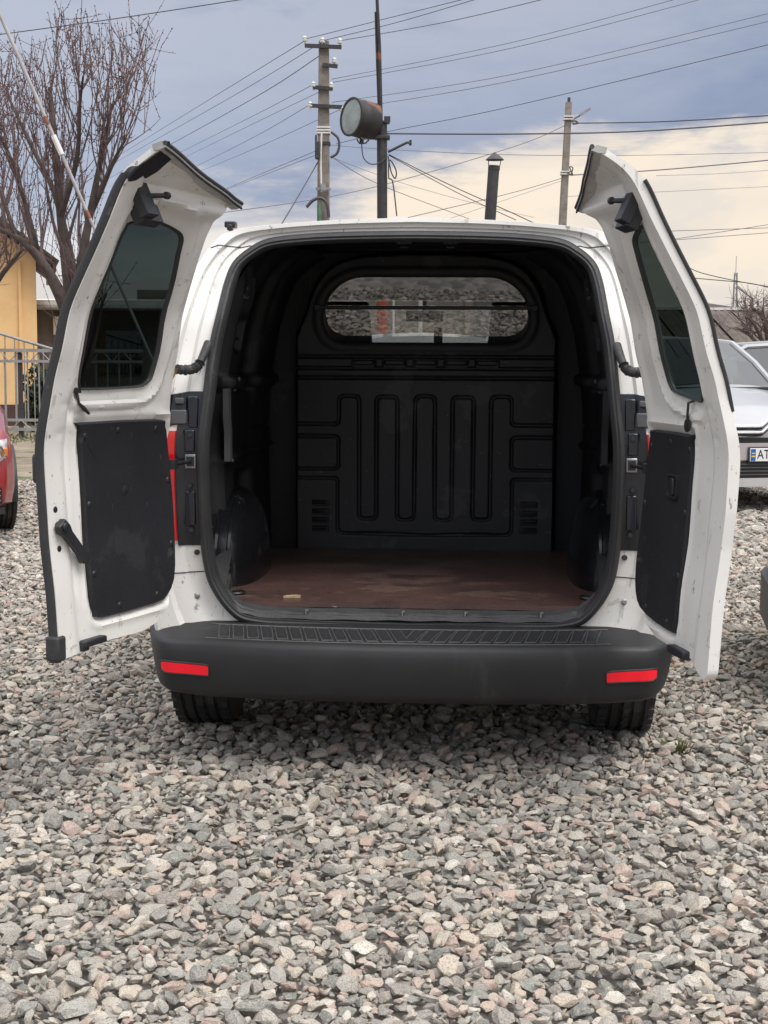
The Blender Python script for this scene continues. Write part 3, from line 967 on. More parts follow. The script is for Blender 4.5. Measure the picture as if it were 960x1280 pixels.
# ================================================================== rear doors
LD = dict(
    phi=111.5, sh=.025, fl0=.60,
    out=[(.70, 1.832), (.70, .468), (.62, .474), (.48, .484), (.262, .482), (.183, .496), (.135, .53), (.10, .585), (.072, .676), (.056, .853),
         (.062, 1.077), (.088, 1.179), (.096, 1.276), (.124, 1.434), (.168, 1.572), (.185, 1.64), (.180, 1.69), (.155, 1.722), (.091, 1.738), (.40, 1.79)],
    win=[(.580, 1.648), (.48, 1.662), (.37, 1.650), (.312, 1.630), (.290, 1.585), (.240, 1.477), (.216, 1.347), (.214, 1.243), (.232, 1.217), (.285, 1.205),
         (.53, 1.203), (.562, 1.212), (.572, 1.246), (.580, 1.32), (.582, 1.42), (.588, 1.53), (.594, 1.60), (.592, 1.635)],
    panel=[(.527, 1.100), (.517, 1.112), (.141, 1.108), (.097, 1.091), (.078, 1.05), (.066, .95), (.060, .808), (.072, .70), (.092, .61), (.135, .565),
           (.200, .552), (.473, .551), (.505, .573), (.519, .616), (.518, .729), (.513, .892), (.516, 1.014)])
RD = dict(
    phi=103.3, sh=.036, fl0=.585,
    out=[(.703, 1.822), (.705, 1.2), (.715, 1.10), (.715, .90), (.704, .80), (.704, .462), (.675, .444), (.60, .478), (.50, .487), (.416, .484), (.253, .490), (.18, .512), (.13, .545),
         (.10, .585), (.072, .676), (.058, .853), (.066, 1.05), (.090, 1.179), (.100, 1.276), (.135, 1.434), (.20, 1.54), (.255, 1.61), (.27, 1.66), (.24, 1.695), (.165, 1.718), (.42, 1.775)],
    win=[(.585, 1.640), (.53, 1.635), (.465, 1.612), (.435, 1.575), (.400, 1.525), (.345, 1.435), (.325, 1.321), (.318, 1.245), (.330, 1.214), (.36, 1.200),
         (.50, 1.182), (.54, 1.182), (.555, 1.20), (.565, 1.25), (.57, 1.33), (.573, 1.43), (.58, 1.53), (.588, 1.60)],
    panel=[(.430, 1.072), (.424, 1.087), (.13, 1.088), (.10, 1.076), (.078, 1.02), (.064, .908), (.056, .748), (.062, .66), (.082, .59), (.13, .549),
           (.25, .530), (.39, .524), (.414, .535), (.42, .60), (.424, .737), (.424, .9)])


def rz2(P, r=.012, n=3):
    return np.array(rounded([tuple(p) for p in P], r, n, True))


def build_door(sg, D):
    """sg -1: hinged on the left; door coordinates u from the hinge, v into the van, z up"""
    P3 = lambda u, v, z: (-sg * u, v, z)
    BASE = .016
    shp = lambda P, k: [(u + k if u < .5 else u, z) for u, z in P]
    shw = lambda P, k: [(u + k * (u - .2) / .35, z) for u, z in P]
    D = dict(D, out=shp(D['out'], D['sh']), panel=[(u + D['sh'] * .75, z) for u, z in D['panel']])
    poly = rz2(D['out'], .010); win = catmull(D['win'], 3, True); pan = catmull(D['panel'], 2, True)
    du = .0100
    us = np.arange(.02, .74, du); zs = np.arange(.43, 1.86, du)
    gu, gz_ = np.meshgrid(us, zs)
    cu, cz_ = gu[:-1, :-1] + du / 2, gz_[:-1, :-1] + du / 2
    cc = np.stack([cu, cz_], -1)
    keep = inpoly(cc, poly) & ~inpoly(cc, win)
    PP = np.stack([gu, gz_], -1)
    used = np.zeros(gu.shape, bool); full_ = np.ones(gu.shape, bool)
    for a in (0, 1):
        for c in (0, 1):
            used[a:a + keep.shape[0], c:c + keep.shape[1]] |= keep
    cnt = np.zeros(gu.shape, int)
    for a in (0, 1):
        for c in (0, 1):
            cnt[a:a + keep.shape[0], c:c + keep.shape[1]] += keep
    bnd = used & (cnt < 4)
    dO, nO_ = polydist(PP, poly); dW_, nW_ = polydist(PP, win)
    pick = (dW_ < dO)[..., None]
    near_ = np.where(pick, nW_, nO_)
    PP = np.where((bnd & (np.minimum(dO, dW_) < 1.6 * du))[..., None], near_, PP)
    U, Zz = PP[..., 0], PP[..., 1]
    # relief of the pressed inner panel
    dW_, _ = polydist(PP, win); dO, _ = polydist(PP, poly); dP, _ = polydist(PP, pan)
    inP = inpoly(PP, pan)
    flange = sst(U, D.get('fl0', .560), D.get('fl0', .560) + .030)       # free-edge flange stays proud
    wrec = 1 - sst(dW_, .010, .050)
    h = -.014 * wrec * (1 - .0 * flange)
    upper = sst(Zz, 1.10, 1.16) * (1 - sst(Zz, 1.655, 1.70))
    h = np.minimum(h, -.010 * upper * (1 - flange) * sst(dO, .012, .035))
    h += .014 * (1 - sst(np.abs(Zz - 1.705), .008, .022)) * (1 - flange)
    h -= .012 * (sst(Zz, 1.735, 1.75)) * (1 - sst(Zz, 1.765, 1.775)) * (1 - sst(U, .60, .63))
    h -= .010 * np.where(inP, 1, 1 - sst(dP, .002, .014))
    h += .004 * (1 - sst(np.abs(dP - .022), .003, .010)) * ~inP * (Zz < 1.13)
    h -= .012 * (1 - sst(np.abs(U - .60), .003, .012)) * (1 - sst(Zz, 1.60, 1.66)) * sst(Zz, .6, .65) * .35
    for zd in (1.165, 1.085):                                           # dents pressed into the flange
        h -= .006 * np.exp(-(((U - .635) / .018) ** 2 + ((Zz - zd + .1 * (U - .635)) / .006) ** 2))
    h += .010 * (1 - sst(np.abs(dW_ - .048), .004, .014)) * (1 - .6 * flange)
    h += .007 * flange
    h += .008 * (1 - sst(np.abs(Zz - 1.785), .004, .012)) * (U < .6)
    h += .0015 * np.sin(U * 23) * np.sin(Zz * 17)
    TH = .008
    vin = g(Zz) + BASE + h
    vout = g(Zz) - TH
    # outer skin bulges a little at the waist
    nrow, ncol = gu.shape
    idx = -np.ones(gu.shape, int); idx[used] = np.arange(used.sum())
    Nv = used.sum()
    mb = MB()
    mb.v = [P3(u, v, z) for u, v, z in zip(U[used], vin[used], Zz[used])] + [P3(u, v, z) for u, v, z in zip(U[used], vout[used], Zz[used])]
    ed = {}
    for i, k in zip(*np.nonzero(keep)):
        q = [idx[i, k], idx[i, k + 1], idx[i + 1, k + 1], idx[i + 1, k]]
        mb.f.append(tuple(q)); mb.f.append(tuple(x + Nv for x in q[::-1]))
        for a, c in zip(q, q[1:] + q[:1]):
            if (c, a) in ed: del ed[(c, a)]
            else: ed[(a, c)] = 1
    for a, c in ed: mb.f.append((c, a, a + Nv, c + Nv))
    mb.m = [0] * len(mb.f)
    d = obj('rear_door', mb, M['white'], van, 40)
    d.location = (sg * .72, .02, 0)
    d.rotation_euler = (0, 0, R(D['phi']) * sg)
    d['label'] = ('left' if sg < 0 else 'right') + ' rear door swung open, ' + ('black handle lever low on its white inner face' if sg < 0 else 'seen almost edge-on, round grey plug on its flange')
    S3 = lambda u, z, dv=0.0: P3(u, float(g(z)) + BASE + dv, z)
    # glass and its rubber
    wo = np.array(win); cen = wo.mean(0)
    gl = MB()
    wg = cen + (wo - cen) * 1.035
    ncl = len(wg)
    # curved pane: fan strips by height
    zz_ = np.linspace(wg[:, 1].min() + .001, wg[:, 1].max() - .001, 22)
    rows_ = []
    for z in zz_:
        xs_ = []
        for i in range(ncl):
            (x1, y1), (x2, y2) = wg[i - 1], wg[i]
            if (y1 > z) != (y2 > z): xs_.append(x1 + (x2 - x1) * (z - y1) / (y2 - y1))
        rows_.append([S3(min(xs_), z, -.018), S3((min(xs_) + max(xs_)) / 2, z, -.018), S3(max(xs_), z, -.018)])
    pane = obj('door_window', MB().loft(rows_), M['doorglass'], d, 60)
    ri = []
    rubr = MB()
    for off, dv in ((1.025, -.014), (1.005, -.007), (.985, -.009), (.97, -.017)):
        ri.append([S3(*(cen + (p - cen) * np.array([off if abs(p[0] - cen[0]) > .02 else off, 1 - (1 - off) * .55])), dv) for p in wo])
    obj('window_seal', rubr.loft(ri, closed_u=True), M['rubber'], d, 50)
    # trim board with thickness
    pc = pan.mean(0)
    pr = []
    for off, dv in ((.994, -.012), (.992, .001), (.975, .006), (.80, .0055), (.5, .005), (.2, .005)):
        pr.append([S3(*(pc + (p - pc) * off), dv) for p in pan])
    tb = MB().loft(pr, closed_u=True)
    tb.add(pr[-1], [tuple(range(len(pan)))])
    board = obj('trim_panel', tb, M['panel'], d, 40)
    inset = pc + (pan - pc) * .90
    q = resample(inset, 9, True)
    for u, z in q:
        obj('panel_clip', MB().lathe([(0, .010), (.007, .009), (.010, .006), (.010, 0)], 10, S3(u, z, 0), 'y'), M['blackplastic'], d)
    # black rubber channel on the top edge
    tz = [(.705, 1.826), (.60, 1.812), (.42, 1.785), (.25, 1.760), (.17, 1.744), (.115, 1.734)]
    if sg > 0: tz = [(.705, 1.818), (.60, 1.803), (.42, 1.775), (.30, 1.745), (.20, 1.718)]
    tzd = catmull(tz, 5)
    rr_ = []
    for u, z in tzd:
        v0 = float(g(z)) + .006
        rr_.append([P3(u, v0 - .016, z + .004), P3(u, v0 + .010, z + .010), P3(u, v0 + .026, z + .004), P3(u, v0 + .025, z - .004), P3(u, v0 + .006, z - .010), P3(u, v0 - .012, z - .010)])
    tt = MB().loft(rr_, closed_u=True)
    tt.add(rr_[0], [tuple(range(6))]); tt.add(rr_[-1], [tuple(reversed(range(6)))])
    obj('top_gutter', tt, M['grey_steel'], d, 30)
    obj('gutter_bead', MB().tube([P3(u, float(g(z)) + .029, z - .008) for u, z in tzd], .003, 6), M['blackplastic'], d)
    rl_ = [P3(u, float(g(z)) + .030, z + .006) for u, z in tzd]
    obj('top_rubber', MB().tube(rl_, .0062, 8), M['rubber'], d)
    # upper latch
    lu, lz = (.588, 1.70) if sg < 0 else (.612, 1.685)
    rotm = Euler((R(24), 0, 0)).to_matrix()
    la = MB().box(S3(lu + .020, lz + .012, .012), (.052, .030, .115), rotm).box(S3(lu - .010, lz - .028, .022), (.095, .034, .060), rotm)
    la.cyl(S3(lu + .01, lz + .016, .02), S3(lu - .055, lz + .022, .035), .007, 8).lathe([(0, .012), (.010, .008), (.010, -.008), (0, -.012)], 10, S3(lu - .055, lz + .022, .035), 'x')
    obj('upper_latch', la, M['blackplastic'], d, bev=.005)
    # wire hook under the window
    if sg < 0:
        hk = MB().tube([S3(.575, 1.215, -.02), S3(.578, 1.19, -.004), S3(.572, 1.165, .004), S3(.548, 1.15, .006), S3(.518, 1.135, .004)], [.004, .005, .004, .006, .004], 8)
        hk.box(S3(.577, 1.20, -.008), (.022, .016, .014))
    else:
        hk = MB().tube([S3(.485, 1.185, -.02), S3(.47, 1.175, .0), S3(.46, 1.14, .006), S3(.455, 1.115, .008)], .004, 8)
        hk.lathe([(0, .004), (.018, .002), (.018, -.004), (0, -.006)], 14, S3(.453, 1.112, .010), 'y')
    obj('window_clip', hk, M['blackplastic'], d)
    # lower latch block
    if sg < 0:
        lb = MB().box(S3(.55, .496, .006), (.105, .03, .020)).box(S3(.59, .490, .006), (.03, .02, .03))
    else:
        lb = MB().box(S3(.50, .486, .004), (.12, .035, .024))
    obj('lower_latch', lb, M['blackplastic'], d, bev=.005)
    sc2 = MB()
    return d, S3, P3


dL, SL_, PL_ = build_door(-1, LD)
dR, SR_, PR_ = build_door(1, RD)
# left: thick rubber seal down the free edge
rws = []
for z in np.r_[.462, np.linspace(.475, 1.764, 60)]:
    rws.append([PL_(u, float(g(z)) + dv, z) for u, dv in ((.691, .014), (.692, .021), (.695, .022), (.698, .018), (.700, .020), (.704, .018), (.707, .010), (.708, .004), (.707, -.004), (.704, -.008), (.70, -.009))])
sl_ = MB().loft(rws); sl_.add(rws[0], [tuple(range(11))]); sl_.add(rws[-1], [tuple(reversed(range(11)))])
obj('edge_seal', sl_, M['rubber'], dL, 35)
obj('seal_end', MB().box(SL_(.694, .50, -.010), (.040, .045, .07)), M['rubber'], dL, bev=.008)
# black corner piece at the top
obj('corner_cover', MB().prism([(.703, 1.838), (.693, 1.815), (.692, 1.792), (.703, 1.775), (.704, 1.752), (.690, 1.742), (.664, 1.748), (.648, 1.762), (.628, 1.756), (.606, 1.775), (.610, 1.806), (.66, 1.822)], lambda p: SL_(p[0], p[1], .012), lambda p: SL_(p[0], p[1], -.020)), M['blackplastic'], dL, bev=.004)
# handle lever
a, c = Vector(SL_(.662, .832, .020)), Vector(SL_(.575, .735, .020))
dr = (c - a).normalized(); nrm = Vector((0, 1, 0)); sd2 = dr.cross(nrm)
def hp(t, s_): return a.lerp(c, t) + sd2 * s_
poly = [hp(-.10, -.018), hp(-.12, .016), hp(.03, .024), hp(.12, .019), hp(.25, .013), hp(.80, .013), hp(1.0, .020), hp(1.12, .006), hp(1.05, -.022), hp(.80, -.014), hp(.25, -.014), hp(.12, -.02)]
lv = MB().prism(poly, lambda p: p + nrm * .012, lambda p: p - nrm * .008)
lv.lathe([(.0, .030), (.012, .028), (.013, .0), (.014, -.02)], 14, a - nrm * .01, 'y')
hd = obj('handle_lever', lv, M['blackplastic'], dL, bev=.003)
obj('lever_screw', MB().lathe([(.0, .016), (.006, .015), (.006, 0)], 12, a + nrm * .0, 'y'), M['metal'], hd)
for u, z in ((.668, .878), (.663, .770)):
    bl = MB(); bl.lathe([(0, .010), (.008, .009), (.012, .002), (.013, 0)], 12, SL_(u, z, 0), 'y')
    obj('door_screw', bl, M['darkmetal'], dL)
obj('panel_dimple', MB().lathe([(.0, .0095), (.011, .0080), (.016, .0062)], 16, SL_(.335, .905, 0), 'y'), M['blackplastic'], dL)
# right: grey plug, recessed handle
obj('flange_plug', MB().lathe([(0, .006), (.016, .005), (.020, .001), (.020, -.004)], 20, SR_(.645, 1.036, 0), 'y'), M['greyplastic'], dR)
hb = MB()
hp_ = roundrect(.295, .898, .375, .968, .012, 4)
c0 = np.array([.335, .933])
rr_ = [[SR_(*(c0 + (np.array(p) - c0) * s_), dv) for p in hp_] for s_, dv in ((1.0, .004), (.99, .014), (.84, .015), (.80, .006))]
hbx = MB().loft(rr_, closed_u=True)
ho = obj('pull_handle', hbx, M['blackplastic'], dR, 40)
obj('handle_bar', MB().box(SR_(.335, .933, .010), (.028, .012, .048)), M['blackplastic'], ho, bev=.004)
# right: dark rubber moulding outside the window
obj('window_moulding', MB().tube([PR_(.706, float(g(z)) - .009, z) for z in np.linspace(1.16, 1.745, 30)], .0055, 8), M['rubber'], dR)
# left: door's outside handle, number plate lamp side not seen
obj('outer_handle', MB().box(SL_(.672, .99, -.030), (.05, .03, .085)), M['blackplastic'], dL, bev=.012)
# ================================================================== ground and gravel
m = bpy.data.materials.new('gravel_ground'); m.use_nodes = True
b = NB(m.node_tree); p = m.node_tree.nodes['Principled BSDF']
tc = b.n('ShaderNodeTexCoord').outputs['Object']
vo = b.n('ShaderNodeTexVoronoi'); b.l(tc, vo.inputs['Vector']); vo.inputs['Scale'].default_value = 16
cr = b.n('ShaderNodeValToRGB'); b.l(vo.outputs['Color'], cr.inputs[0])
cr.color_ramp.elements[0].color = (.10, .095, .088, 1); cr.color_ramp.elements[1].color = (.33, .30, .265, 1)
sxz = b.n('ShaderNodeSeparateXYZ'); b.l(tc, sxz.inputs[0])
nz = b.noise(tc, .5, 5, .6)
# bare brown earth beyond the gravel on the left, towards the fence
wl_ = b.m('MULTIPLY', b.sm(b.m('ADD', sxz.outputs[1], b.m('MULTIPLY', nz, 4)), 15.6, 18.2), b.sm(sxz.outputs[0], -1.5, -2.6))
far_ = b.sm(sxz.outputs[1], 34, 44)
e = b.m('MAXIMUM', wl_, far_)
nd = b.noise(tc, 3.2, 6, .65)
earth = b.mix(b.sm(nd, .35, .65), (.20, .155, .11), (.30, .25, .19))
earth = b.mix(b.sm(b.noise(tc, 1.1, 4), .56, .66), earth, (.10, .12, .045))
b.l(b.mix(e, cr.outputs[0], earth), p.inputs['Base Color'])
p.inputs['Roughness'].default_value = .95
bn = b.n('ShaderNodeBump'); bn.inputs['Distance'].default_value = .03; bn.inputs['Strength'].default_value = .8
b.l(b.m('SUBTRACT', 1, vo.outputs['Distance']), bn.inputs['Height']); b.l(bn.outputs[0], p.inputs['Normal'])
gr = MB()
gxs = np.r_[-600, -200, -60, np.linspace(-20, 20, 41), 60, 200, 600]
gys = np.r_[-600, -100, -20, np.linspace(-4, 44, 49), 90, 250, 900]
gr.loft([[(x, y, -.05 + (.012 * math.sin(x * 1.3) * math.sin(y * .9) if abs(x) < 20 and -4 < y < 44 else 0)) for x in gxs] for y in gys])
ground = obj('ground', gr, m, None, 60)
tag(ground, None, None, kind='structure')

# stone material: colour differs stone by stone
m = bpy.data.materials.new('crushed_stone'); m.use_nodes = True
b = NB(m.node_tree); p = m.node_tree.nodes['Principled BSDF']
oi = b.n('ShaderNodeObjectInfo')
cr = b.n('ShaderNodeValToRGB'); b.l(oi.outputs['Random'], cr.inputs[0]); cr.color_ramp.interpolation = 'CONSTANT'
stones_c = [tuple(min(.66, x * 1.42 + .0) * (1.0, .978, .94)[i_] for i_, x in enumerate(c)) for c in [(.33, .305, .275), (.19, .185, .175), (.42, .385, .345), (.25, .235, .215), (.145, .15, .142), (.37, .29, .25), (.29, .275, .25),
            (.47, .44, .40), (.22, .205, .19), (.175, .185, .17), (.40, .35, .29), (.335, .255, .225), (.27, .265, .25), (.36, .33, .29), (.205, .185, .17)]]
el_ = cr.color_ramp.elements
while len(el_) < len(stones_c): el_.new(.5)
for i, c in enumerate(stones_c):
    el_[i].position = i / len(stones_c); el_[i].color = c + (1,)
tc = b.n('ShaderNodeTexCoord').outputs['Object']
off = b.n('ShaderNodeVectorMath', operation='ADD'); b.l(tc, off.inputs[0])
cx3 = b.n('ShaderNodeCombineXYZ'); b.l(b.m('MULTIPLY', oi.outputs['Random'], 91.7), cx3.inputs[0]); b.l(b.m('MULTIPLY', oi.outputs['Random'], 37.3), cx3.inputs[1])
b.l(cx3.outputs[0], off.inputs[1])
f1 = b.noise(off.outputs[0], 2.2, 6, .7)
f2 = b.noise(off.outputs[0], 7.5, 6, .75)
c1 = b.mix(b.sm(f1, .46, .64, 0, .5), cr.outputs[0], (.47, .43, .375))
c1 = b.mix(b.sm(f2, .50, .60, 0, .7), c1, (.12, .115, .10))
c1 = b.mix(b.sm(f2, .47, .38, 0, .65), c1, (.52, .485, .435))
b.l(c1, p.inputs['Base Color'])
p.inputs['Roughness'].default_value = .88; p.inputs['Specular IOR Level'].default_value = .3
bn = b.n('ShaderNodeBump'); bn.inputs['Strength'].default_value = .4; bn.inputs['Distance'].default_value = .08
b.l(b.m('ADD', f1, b.m('MULTIPLY', f2, .35)), bn.inputs['Height']); b.l(bn.outputs[0], p.inputs['Normal'])
M['stone'] = m


def rock(seed, sub=3):
    r = np.random.default_rng(seed)
    bm = bmesh.new(); bmesh.ops.create_icosphere(bm, subdivisions=sub, radius=1.0)
    V = np.array([v.co[:] for v in bm.verts])
    for k in range(r.integers(20, 30)):
        nv = r.normal(size=3); nv[2] *= .8; nv /= np.linalg.norm(nv)
        d = r.uniform(.42, .74)
        s = V @ nv
        V = V - np.maximum(0, s - d)[:, None] * nv
    V += .014 * np.stack([np.sin(V[:, 1] * 9 + seed), np.sin(V[:, 2] * 11 + seed), np.sin(V[:, 0] * 10 + seed)], 1) + r.normal(0, .010, V.shape)
    V /= np.abs(V).max(0)
    for v, c in zip(bm.verts, V): v.co = c
    me = bpy.data.meshes.new('stone'); bm.to_mesh(me); bm.free()
    me.materials.append(M['stone'])
    me.shade_smooth(); me.set_sharp_from_angle(angle=R(15))
    return me
NROCK = 16
rocks = [rock(100 + i, 3 if i < NROCK else 2) for i in range(NROCK)]

# lay the stones down one by one on a height map
RES = .01
X0_, X1_, Y0_, Y1_ = -3.4, 3.6, 1.9, 9.6
HX, HY = int((X1_ - X0_) / RES), int((Y1_ - Y0_) / RES)
H = np.zeros((HX, HY))
recs = []
NST = 86000
ry = Y0_ + .3 + (Y1_ - Y0_ - .6) * rng.random(NST * 4)
hwid = .27 * ry + .40
rx = (rng.random(NST * 4) * 2 - 1) * hwid
acc = rng.random(NST * 4) < hwid / 3.2
cand = np.stack([rx, ry], 1)[acc]
sizes = np.exp(rng.normal(math.log(.0132), .43, NST)).clip(.007, .038)
ia = 0
for q in range(NST):
    if ia + 3 > len(cand): break
    c3 = cand[ia:ia + 3]; ia += 3
    ii = ((c3[:, 0] - X0_) / RES).astype(int).clip(8, HX - 9); jj = ((c3[:, 1] - Y0_) / RES).astype(int).clip(8, HY - 9)
    hs = [H[i - 2:i + 3, j - 2:j + 3].mean() for i, j in zip(ii, jj)]
    k = int(np.argmin(hs))
    x, y = c3[k]
    i, j = ii[k], jj[k]
    a = sizes[q]; bb = a * rng.uniform(.52, .92); cc_ = a * rng.uniform(.28, .56)
    yaw = rng.random() * math.pi
    Rr = int(a / RES) + 1
    i0, i1, j0, j1 = max(0, i - Rr), min(HX, i + Rr + 1), max(0, j - Rr), min(HY, j + Rr + 1)
    Xg = X0_ + np.arange(i0, i1)[:, None] * RES - x; Yg = Y0_ + np.arange(j0, j1)[None] * RES - y
    c_, s_ = math.cos(yaw), math.sin(yaw)
    e2 = ((Xg * c_ + Yg * s_) / a) ** 2 + ((-Xg * s_ + Yg * c_) / bb) ** 2
    mk = e2 < 1
    if mk.sum() < 2: mk = e2 < 2.5
    dome = cc_ * np.sqrt(np.clip(1 - e2, 0, 1))
    sub_ = H[i0:i1, j0:j1]
    zc = float(np.quantile((sub_ + dome)[mk], .62)) if True else 0
    m2 = mk.sum()
    gxn = float((sub_ * Xg)[mk].sum() / max(1e-6, ((Xg ** 2) * mk).sum())) ; gyn = float((sub_ * Yg)[mk].sum() / max(1e-6, ((Yg ** 2) * mk).sum()))
    H[i0:i1, j0:j1] = np.where(mk, np.maximum(sub_, zc + dome * .9), sub_)
    recs.append((x, y, zc, a, bb, cc_, yaw, max(-.7, min(.7, gxn * .8)), max(-.7, min(.7, gyn * .8))))
recs = np.array(recs)
wedge = np.abs(X0_ + np.arange(HX)[:, None] * RES) < .27 * (Y0_ + np.arange(HY)[None] * RES) + .3
lvl = float(np.quantile(H[wedge], .60))
recs[:, 2] -= lvl
print('gravel level', lvl, 'stones', len(recs))
# thin single layer farther away
NF = 120000
yf = 9.3 + 20 * rng.random(NF * 3) ** 1.15
hf = .27 * yf + 1.0
xf = (rng.random(NF * 3) * 2 - 1) * 9.5
ok = (np.abs(xf) < hf) & ~((xf < -2.0) & (yf + rng.normal(0, .7, NF * 3) > 14.6 + .5 * np.sin(xf * 3)))
xf, yf = xf[ok][:NF], yf[ok][:NF]
af = np.exp(rng.normal(math.log(.021), .34, len(xf)))
far = np.stack([xf, yf, -.025 + rng.normal(0, .008, len(xf)), af, af * rng.uniform(.6, .95, len(xf)), af * rng.uniform(.4, .65, len(xf)),
                rng.random(len(xf)) * 3.14, rng.normal(0, .18, len(xf)), rng.normal(0, .18, len(xf))], 1)
allr = np.vstack([recs, far])
rid = rng.integers(0, NROCK, len(allr))
spin = rng.integers(0, 2, len(allr)) * math.pi


def stone_rot(r, k):
    tilt_ = Euler((r[8], -r[7], 0)).to_matrix()
    return (tilt_ @ Euler((0, 0, r[6] + spin[k])).to_matrix()).to_euler()
# the 300 that show largest in view become parts of the ground
pxs = np.abs(allr[:, 0]) / allr[:, 1]
inv = (pxs < .252) & (allr[:, 1] > 2.62)
scr = allr[:, 3] * allr[:, 4] / allr[:, 1] ** 2 * inv * np.where(allr[:, 2] > -.022, 1, .2)
big = np.argsort(-scr)[:300]
isbig = np.zeros(len(allr), bool); isbig[big] = True
for k in big:
    r = allr[k]
    o = link(bpy.data.objects.new('stone', rocks[rid[k]]), ground)
    o.location = r[:3]; o.scale = r[3:6]; o.rotation_euler = stone_rot(r, k)
rest = np.nonzero(~isbig)[0]
pm = bpy.data.meshes.new('gravel')
pm.vertices.add(len(rest)); pm.vertices.foreach_set('co', allr[rest, :3].astype(np.float32).ravel())
def attr(nm, ty, arr, key):
    a = pm.attributes.new(nm, ty, 'POINT'); a.data.foreach_set(key, arr.ravel())
rots = np.array([stone_rot(allr[k], k)[:] for k in rest], np.float32)
attr('rot', 'FLOAT_VECTOR', rots, 'vector')
attr('scl', 'FLOAT_VECTOR', allr[rest, 3:6].astype(np.float32), 'vector')
attr('idx', 'INT', rid[rest].astype(np.int32), 'value')
gravel = link(bpy.data.objects.new('gravel', pm), ground)
gravel['kind'] = 'stuff'
rc = bpy.data.collections.new('stone_kinds')
for i, me in enumerate(rocks):
    rc.objects.link(bpy.data.objects.new('stone_kind_%02d' % i, me))
ng = bpy.data.node_groups.new('scatter', 'GeometryNodeTree')
ng.interface.new_socket('Geometry', in_out='INPUT', socket_type='NodeSocketGeometry')
ng.interface.new_socket('Geometry', in_out='OUTPUT', socket_type='NodeSocketGeometry')
gi, go = ng.nodes.new('NodeGroupInput'), ng.nodes.new('NodeGroupOutput')
iop = ng.nodes.new('GeometryNodeInstanceOnPoints'); iop.inputs['Pick Instance'].default_value = True
ci = ng.nodes.new('GeometryNodeCollectionInfo'); ci.inputs['Collection'].default_value = rc
ci.inputs['Separate Children'].default_value = True; ci.inputs['Reset Children'].default_value = True
def named(nm, ty):
    a = ng.nodes.new('GeometryNodeInputNamedAttribute'); a.data_type = ty; a.inputs['Name'].default_value = nm
    return a.outputs['Attribute']
L_ = ng.links.new
L_(gi.outputs[0], iop.inputs['Points']); L_(ci.outputs[0], iop.inputs['Instance'])
L_(named('idx', 'INT'), iop.inputs['Instance Index']); L_(named('scl', 'FLOAT_VECTOR'), iop.inputs['Scale'])
e2r = ng.nodes.new('FunctionNodeEulerToRotation'); L_(named('rot', 'FLOAT_VECTOR'), e2r.inputs[0]); L_(e2r.outputs[0], iop.inputs['Rotation'])
L_(iop.outputs[0], go.inputs[0])
md = gravel.modifiers.new('scatter', 'NODES'); md.node_group = ng
# ================================================================== background: materials
M['concrete'] = mat('pole_concrete', (.27, .235, .205), .9, var=.35, vscale=4, bump=.3, bscale=60, spots=[(8, .62, (.15, .13, .115), (1, 1, .25), .6)])
M['steelpost'] = mat('dark_painted_steel', (.055, .052, .055), .55, .2, var=.3, vscale=6, spots=[(6, .64, (.10, .06, .045), (1, 1, .4), .5)])
M['redlead'] = mat('red_lead_paint', (.42, .10, .055), .6, var=.35, vscale=6)
M['rust'] = mat('rusty_housing', (.045, .040, .042), .6, .3, var=.3, vscale=5, spots=[(3, .60, (.22, .09, .04), (1, 1, 1), .8)])
M['lens'] = mat('milky_lens', (.30, .33, .31), .25, var=.3, vscale=6, coat=.4)
M['ceramic'] = mat('glazed_insulator', (.62, .64, .58), .25, coat=.4)
M['wire'] = mat('wire', (.06, .06, .065), .6)
M['wiregrey'] = mat('aluminium_wire', (.17, .17, .18), .5, .3)
M['galv'] = mat('galvanised_steel', (.36, .36, .36), .5, .5, var=.3, vscale=8)
M['fence'] = mat('grey_fence_paint', (.33, .325, .32), .55, .2, var=.25, vscale=6, spots=[(9, .66, (.16, .10, .07), (1, 1, 1), .5)])
M['orange'] = mat('apricot_render', (.80, .52, .25), .9, var=.12, vscale=1.5, bump=.15, bscale=60, spots=[(1.4, .60, (.70, .43, .19), (1, 1, .4), .5)])
M['plinth'] = mat('brown_plinth', (.075, .040, .032), .8, var=.3, vscale=3)
M['rooftile'] = mat('brown_roof', (.070, .042, .037), .8, var=.35, vscale=3, bump=.4, bscale=12)
M['greywall'] = mat('grey_block_wall', (.20, .185, .18), .9, var=.3, vscale=2, bump=.3, bscale=20)
M['whitetrim'] = mat('white_trim', (.72, .71, .69), .5, var=.12, vscale=4)
M['asbestos'] = mat('weathered_corrugated_sheet', (.135, .108, .09), .9, var=.35, vscale=1.2, spots=[(1.5, .58, (.11, .09, .075), (1, 1, 1), .6)])
M['barkg'] = mat('tree_bark', (.105, .082, .072), .9, var=.4, vscale=7, bump=.5, bscale=40)
M['twig'] = mat('twig_bark', (.165, .118, .112), .85, var=.4, vscale=3)
M['bud'] = mat('red_buds', (.20, .065, .065), .8, var=.4, vscale=9)
M['leaf'] = mat('evergreen_leaf', (.035, .052, .020), .7, var=.5, vscale=5)
M['grass'] = mat('grass_blades', (.15, .16, .065), .8, var=.5, vscale=4)
M['bluewhite'] = mat('boom_white_paint', (.40, .39, .385), .5, var=.2, vscale=8, spots=[(14, .64, (.3, .28, .26), (1, 1, 1), .5)])
M['redpaint'] = mat('boom_red_paint', (.30, .10, .07), .5, var=.3, vscale=8)
M['plastergrey'] = mat('beige_concrete_fence', (.24, .215, .185), .9, var=.3, vscale=1.5, bump=.25, bscale=20, spots=[(2, .6, (.07, .066, .052), (1, 1, .3), .7)])
M['chrome'] = mat('chrome', (.75, .75, .76), .12, 1.0)
